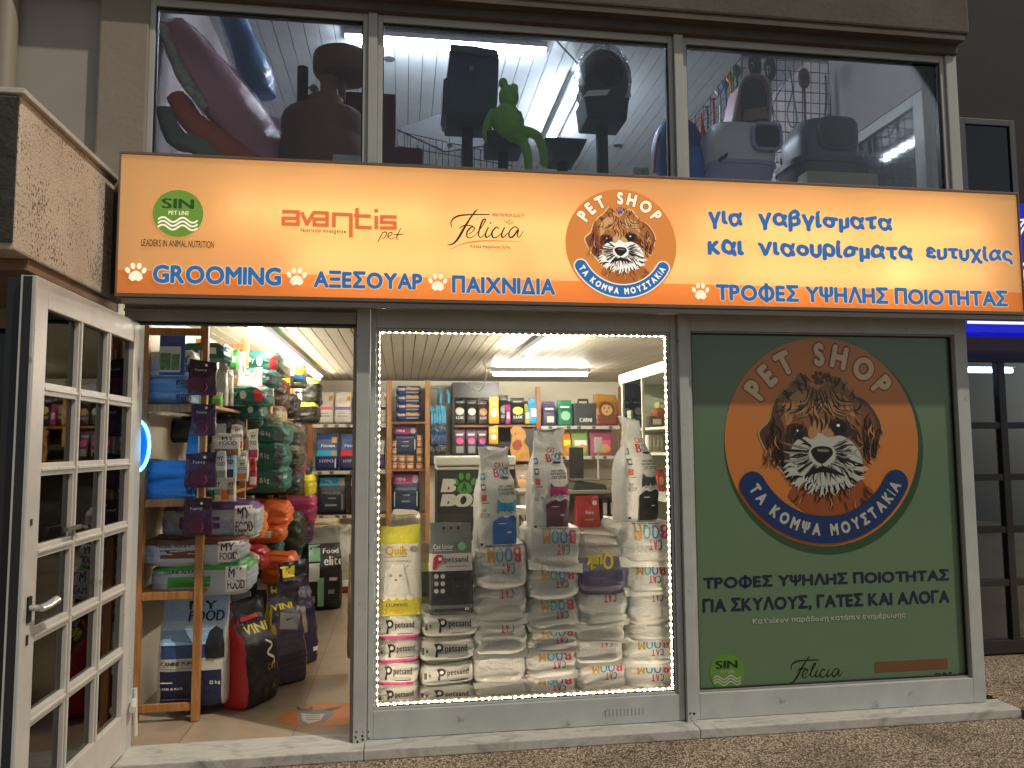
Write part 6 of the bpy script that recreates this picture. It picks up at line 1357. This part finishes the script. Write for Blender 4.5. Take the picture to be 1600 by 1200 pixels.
limb([(790, 210), (815, 205, .24), (838, 212, .2), (848, 235, .2), (850, 258, .2)], 10, 6)
limb([(795, 212), (815, 220, .24), (824, 240, .2), (826, 266, .2)], 10, 6.5)
blob(851, 254, 6, 9, .03, .2); blob(826, 262, 7, 9, .03, .2)
o = part('body', mb, FG, t, smooth=True)
md = o.modifiers.new('fuse', 'REMESH'); md.mode = 'VOXEL'; md.voxel_size = .008; md.use_smooth_shade = True
m2 = o.modifiers.new('soften', 'SMOOTH'); m2.iterations = 4
# wrapped round nest
t = thing('wrapped_nest', 'round grey pet nest wrapped in crinkled clear plastic', 'pet bed', u(942, 160, .42))
s = (.45-CAM.y)/FPX; c = u(942, 128, .5)
part('nest_shell', MB().ell(c, 43*s, .14, 55*s, 26, 16), PM('nest_grey', '5c6066', .95, bump=.5, bs=120), t, smooth=True)
mb = MB().ell((c[0]-.0, c[1], c[2]), 48*s, .17, 63*s, 40, 26)
for v in mb.v: v += Vector((wr(v, 12, .016, 16), wr(v, 14, .016, 16), wr(v, 15, .02, 14)))
part('plastic_wrap', mb, FILM('crinkled_wrap_b', .3, .12), t, smooth=True)
part('nest_opening', MB().ell((c[0]+.01, c[1]-.10, c[2]+.03), 26*s, .06, 34*s, 20, 12), PM('nest_inner', '24262a', .95), t, smooth=True)
part('hang_tag', MB().prism([u(x, y, .33)[::2] for x, y in ((912, 152), (947, 150), (953, 141), (918, 143))], .315, .319), PM('tag_paper', 'dfe6e4', .5), t)
# wire crate
t = thing('wire_crate', 'black wire pet crate with a tilted tray behind the carrier', 'crate', u(700, 262, .9))
mb = MB()
A, B, C_, D = u(622, 205, 1.0), u(800, 245, .9), u(800, 300, .9), u(622, 300, 1.0)
for i in range(19): q = i/18; a = Vector(A).lerp(Vector(B), q); b = Vector(D).lerp(Vector(C_), q); mb.tube([a, b], .0035, 5)
for i in range(5): q = i/4; mb.tube([Vector(A).lerp(Vector(D), q), Vector(B).lerp(Vector(C_), q)], .0035, 5)
part('wire_panel', mb, DARK, t)
mb = MB(); vs = [u(620, 201, 1.02), u(694, 176, 1.5), u(770, 225, 1.4), u(695, 236, 1.0)]; mb.add(vs+[(v[0], v[1], v[2]-.012) for v in vs], [(0, 1, 2, 3), (7, 6, 5, 4), (0, 4, 5, 1), (1, 5, 6, 2), (2, 6, 7, 3), (3, 7, 4, 0)]); part('tray', mb, PM('tray_black', '1e2226', .95), t)
mb = MB().ell(u(703, 226, .8), .022, .022, .022, 12, 8).tube([u(702, 195, .8), u(702, 222, .8)], .003, 6); solo('ball_toy', mb, PM('ball_white', 'a9adb2', .6), 'small pale ball hanging on a string by the crate', 'toy', smooth=True)
solo('price_card', MB().box(u(990, 265, .2)[0], u(1014, 265, .2)[0], .2, .204, ZF+.1, u(1000, 262, .2)[2]), PM('card_red', 'a8a4a0', .6, var=.5, vs=60), 'small printed card at the foot of the wrapped nest', 'card')
# upstairs cable and ceiling dots
solo('ceiling_cable', MB().tube(smoothline([(u(858, 74, 1.3)[0], 1.3, 4.87), (u(890, 82, 1.6)[0], 1.6, 4.86), (u(905, 82, 1.8)[0], 1.8, 4.88)]), .008, 6), PM('cable_dark', '3a3f44', .5), 'dark cable running from the upper tube lamp', 'cable', smooth=True)
for px, py in ((608, 93), (965, 228), (490, 139)):
    p = atz(px, py, UZ-.004); solo('ceiling_vent', MB().lathe([(.045, 0), (.05, .004)], (p.x, p.y, UZ-.0045), 18), PM('vent_dark', '3a3d42', .7), 'small round dark vent in the upper ceiling, %s' % {608: 'near the bright lamp', 965: 'beyond the wrapped nest', 490: 'above the cat tree'}[px], 'vent')
# backpack
t = thing('pet_backpack', 'navy pet backpack with orange straps behind the pale mullion', 'backpack', u(1062, 270, .4))
mb = MB().ell(u(1060, 240, .5), .19, .13, .26, 22, 14); part('body', mb, PM('pack_navy', '24468a', .5, bump=.3, bs=60), t, smooth=True)
mb = MB().ell(u(1082, 258, .42), .11, .07, .14, 18, 12); part('front_pocket', mb, PM('pack_blue', '3065bb', .5, bump=.3, bs=60), t, smooth=True)
mb = MB()
for pts in ([(1073, 190, .4), (1072, 235, .36), (1074, 275, .36)], [(1096, 188, .42), (1103, 225, .38), (1106, 275, .38)], [(1030, 210, .4), (1024, 240, .38), (1022, 270, .38)]): mb.tube(smoothline(upipe(pts)), .012, 8)
part('strap', mb, PM('strap_orange', '9a4a2a', .6), t, smooth=True)
# litter boxes
PUR = PM('litter_lilac', 'b0aee0', .45); PW_ = PM('litter_pale', 'e6e5f2', .45); PIN = PM('inside_dark', '1a161c', .7)
def hood(t, px0, px1, py0, py1, y, matA, matB, mo, wide=1.0):
    b, W, H = pix(px0, px1, py0, py1, y)
    rings = []
    for i in range(12):
        s = i/11; k = math.sin(min(1, s*1.2)*math.pi/2)**.5*.12+.88 if s < .6 else .88+.12*math.cos((s-.6)/.4*math.pi/2)
        sc_ = (.80+.2*math.sin(s*math.pi*.62)) if s < .8 else (.80+.2*math.sin(.8*math.pi*.62))*(1-(s-.8)*1.1)
        rings.append([(b.x+W/2*sc_*math.copysign(abs(math.cos(q))**.55, math.cos(q)), y+.2+.22*sc_*math.copysign(abs(math.sin(q))**.55, math.sin(q)), b.z+H*s) for q in [2*math.pi*k_/32 for k_ in range(32)]])
    return b, W, H, rings
t = thing('litter_box', 'lilac covered litter box with a round front opening', 'litter box', u(1170, 285, .3))
b, W, H, rg = hood(t, 1113, 1226, 188, 290, .22, 0, 0, 0)
part('tub', MB().loft(rg[:5]), PUR, t, smooth=True)
part('hood', MB().loft([[(x, y, z) for x, y, z in r] for r in rg[4:]]), PW_, t, smooth=True)
part('rim', MB().loft([[(b.x+(x-b.x)*1.04, .42+(y-.42)*1.04, z+d) for x, y, z in rg[4]] for d in (-.012, .014)]), PUR, t, smooth=True)
def opening(t, px0, px1, py0, py1, y, rimm, name='door_rim'):
    b, W, H = pix(px0, px1, py0, py1, y); cx, cz = b.x, b.z+H/2
    pts = [(cx+W/2*math.copysign(abs(math.cos(q))**.5, math.cos(q)), y, cz+H/2*math.copysign(abs(math.sin(q))**.5, math.sin(q))) for q in [2*math.pi*k/32 for k in range(33)]]
    part(name, MB().tube(pts, .012, 8, cap=False), rimm, t, smooth=True)
    part('opening', MB().prism([(p[0], p[2]) for p in pts[:-1]], y-.001, y+.05), PIN, t)
opening(t, 1178, 1221, 193, 233, .185, PUR)
part('side_slot', MB().prism([u(x, y, .21)[::2] for x, y in ((1125, 246), (1137, 238), (1136, 245), (1126, 251))], .205, .24), PIN, t)
t = thing('litter_box_hood', 'pink edged litter box hood standing on the lilac litter box', 'litter box', u(1180, 188, .35))
b, W, H = pix(1146, 1204, 118, 200, .32)
pts = [u(x, y, .30) for x, y in ((1143, 200), (1150, 165), (1157, 132), (1168, 120), (1186, 118), (1198, 126), (1204, 150), (1202, 195))]
part('shell', MB().prism([p[::2] for p in pts], .30, .5), PM('hood_pink', '8a4a5e', .45), t, bev=.015)
part('shell_rim', MB().tube(smoothline(pts), .012, 8), PM('hood_white', 'b0adb2', .45), t, smooth=True)
part('opening', MB().prism([u(x, y, .29)[::2] for x, y in ((1159, 192), (1158, 150), (1164, 127), (1178, 122), (1192, 126), (1199, 150), (1198, 190))], .288, .298), PIN, t)
part('inner_tray', MB().prism([u(x, y, .285)[::2] for x, y in ((1160, 190), (1163, 172), (1196, 167), (1199, 185))], .280, .287), PM('tray_tan', '8a6a5e', .6), t)
t = thing('litter_box', 'black covered litter box with an open front beside the dark side window', 'litter box', u(1305, 285, .3))
b, W, H, rg = hood(t, 1248, 1368, 182, 300, .24, 0, 0, 0)
LB = PM('litter_black', '343740', .4); part('tub', MB().loft(rg[:6]), LB, t, smooth=True)
part('hood', MB().loft([[(b.x+(x-b.x)*.78, y, z) for x, y, z in r] for r in rg[5:]]), PM('litter_grey', '50535d', .4), t, smooth=True)
part('rim', MB().loft([[(b.x+(x-b.x)*1.04, .44+(y-.44)*1.04, z+d) for x, y, z in rg[5]] for d in (-.03, .01)]), LB, t, smooth=True)
opening(t, 1282, 1339, 184, 232, .215, LB)
mb = MB().box(u(1262, 280, .2)[0], u(1372, 280, .2)[0], .2, .5, ZF, u(1310, 268, .2)[2]); solo('shoe_box', mb, PM('cream_box', 'b5af9a', .6), 'cream carton under the black litter box', 'box', bev=.01)
# grid rack with leads
t = thing('lead_rack', 'wire grid rack hung with dog leads upstairs', 'rack', u(1225, 200, 1.2)); yg = 1.2
mb = MB()
for i in range(11): x = 1160+i*13.4; mb.tube([u(x, 88+i*1.0, yg), u(x, 290, yg)], .004, 5)
for j in range(13): yy = 90+j*16; mb.tube([u(1160, yy, yg), u(1296, yy+9, yg)], .004, 5)
mb.tube([u(1158, 86, yg), u(1298, 96, yg), u(1298, 290, yg)], .012, 6)
part('wire_grid', mb, DARK, t)
mb = MB()
for i in range(12): mb.tube([u(1158, 90+i*18, yg), u(1075, 195+i*10, yg+1.6)], .004, 5)
for i in range(8): q = i/7; mb.tube([u(1158-83*q, 90+105*q, yg+1.6*q), u(1158-83*q, 290, yg+1.6*q)], .004, 5)
part('side_grid', mb, DARK, t)
def lead(label, pts, r, mat, loops=0):
    p = smoothline(upipe(pts, yg-.05), 6); mb = MB().tube(p, r, 8, flat=.6)
    if loops:
        c = p[0]
        for k in range(loops): mb.tube([(c[0]+(.035+.006*k)*math.cos(rad(q*20))*.8, c[1]-.01*k, c[2]-.03+(.06+.01*k)*math.sin(rad(q*20))) for q in range(19)], r*1.1, 8, cap=False)
    solo('dog_lead', mb, mat, label, 'dog lead', 'dog leads on the grid rack', smooth=True)
BK = PM('lead_black', '17191b', .6); RD = PM('lead_red', '5e1f24', .6); GN = PM('lead_green', '22403a', .6)
lead('coiled black dog lead at the top corner of the grid rack', [(1175, 100), (1176, 112), (1174, 125)], .012, BK, 5)
lead('second coiled dark lead with a hanging tail on the grid rack', [(1200, 105), (1203, 125), (1206, 165), (1210, 195)], .009, GN, 4)
lead('thin dark green looped lead in the middle of the grid rack', [(1232, 105), (1238, 140), (1230, 175), (1236, 198), (1245, 190), (1240, 150), (1235, 110)], .007, GN)
lead('thin black cord curling down the grid rack', [(1222, 112), (1228, 125), (1214, 150), (1208, 172), (1222, 200)], .005, BK)
lead('dark red padded lead hanging straight on the grid rack', [(1255, 118), (1257, 150), (1258, 190), (1258, 235)], .016, RD, 2)
lead('black flat lead at the outer edge of the grid rack', [(1290, 118), (1291, 150), (1289, 185)], .013, BK)
for i, (px, c) in enumerate(((1084, 'd2642c'), (1093, 'b8402c'), (1103, '4a4a58'), (1113, '8a3a50'), (1123, 'c9c2ba'), (1132, '2f5a8a'), (1141, 'c9a23a'), (1150, '3a7a54'))):
    y = 1.6+1.2*(1-i/7); p = smoothline(upipe([(px, 172-i*10, y), (px+3, 200-i*5, y), (px+1, 225, y)]), 5)
    solo('dog_harness', MB().tube(p, .02, 8, flat=.5).tube([(p[0][0]+.03*math.cos(rad(q*30)), p[0][1], p[0][2]-.05+.05*math.sin(rad(q*30))) for q in range(13)], .012, 6, cap=False), PM('harness_'+c, c, .6),
         '%s harness hanging on the receding side of the rack' % ['orange', 'brick red', 'charcoal', 'wine red', 'pale', 'blue', 'yellow', 'green'][i], 'harness', 'harnesses on the side grid', smooth=True)
stand('treat_pouch', (1222, 1240, 246, 290), .6, .05, BM([(0, '7a2a20')], None, .3), [('R', -.3, .3, .5, .7, 'gd')], 'red packet standing between the two litter boxes', 'packet')
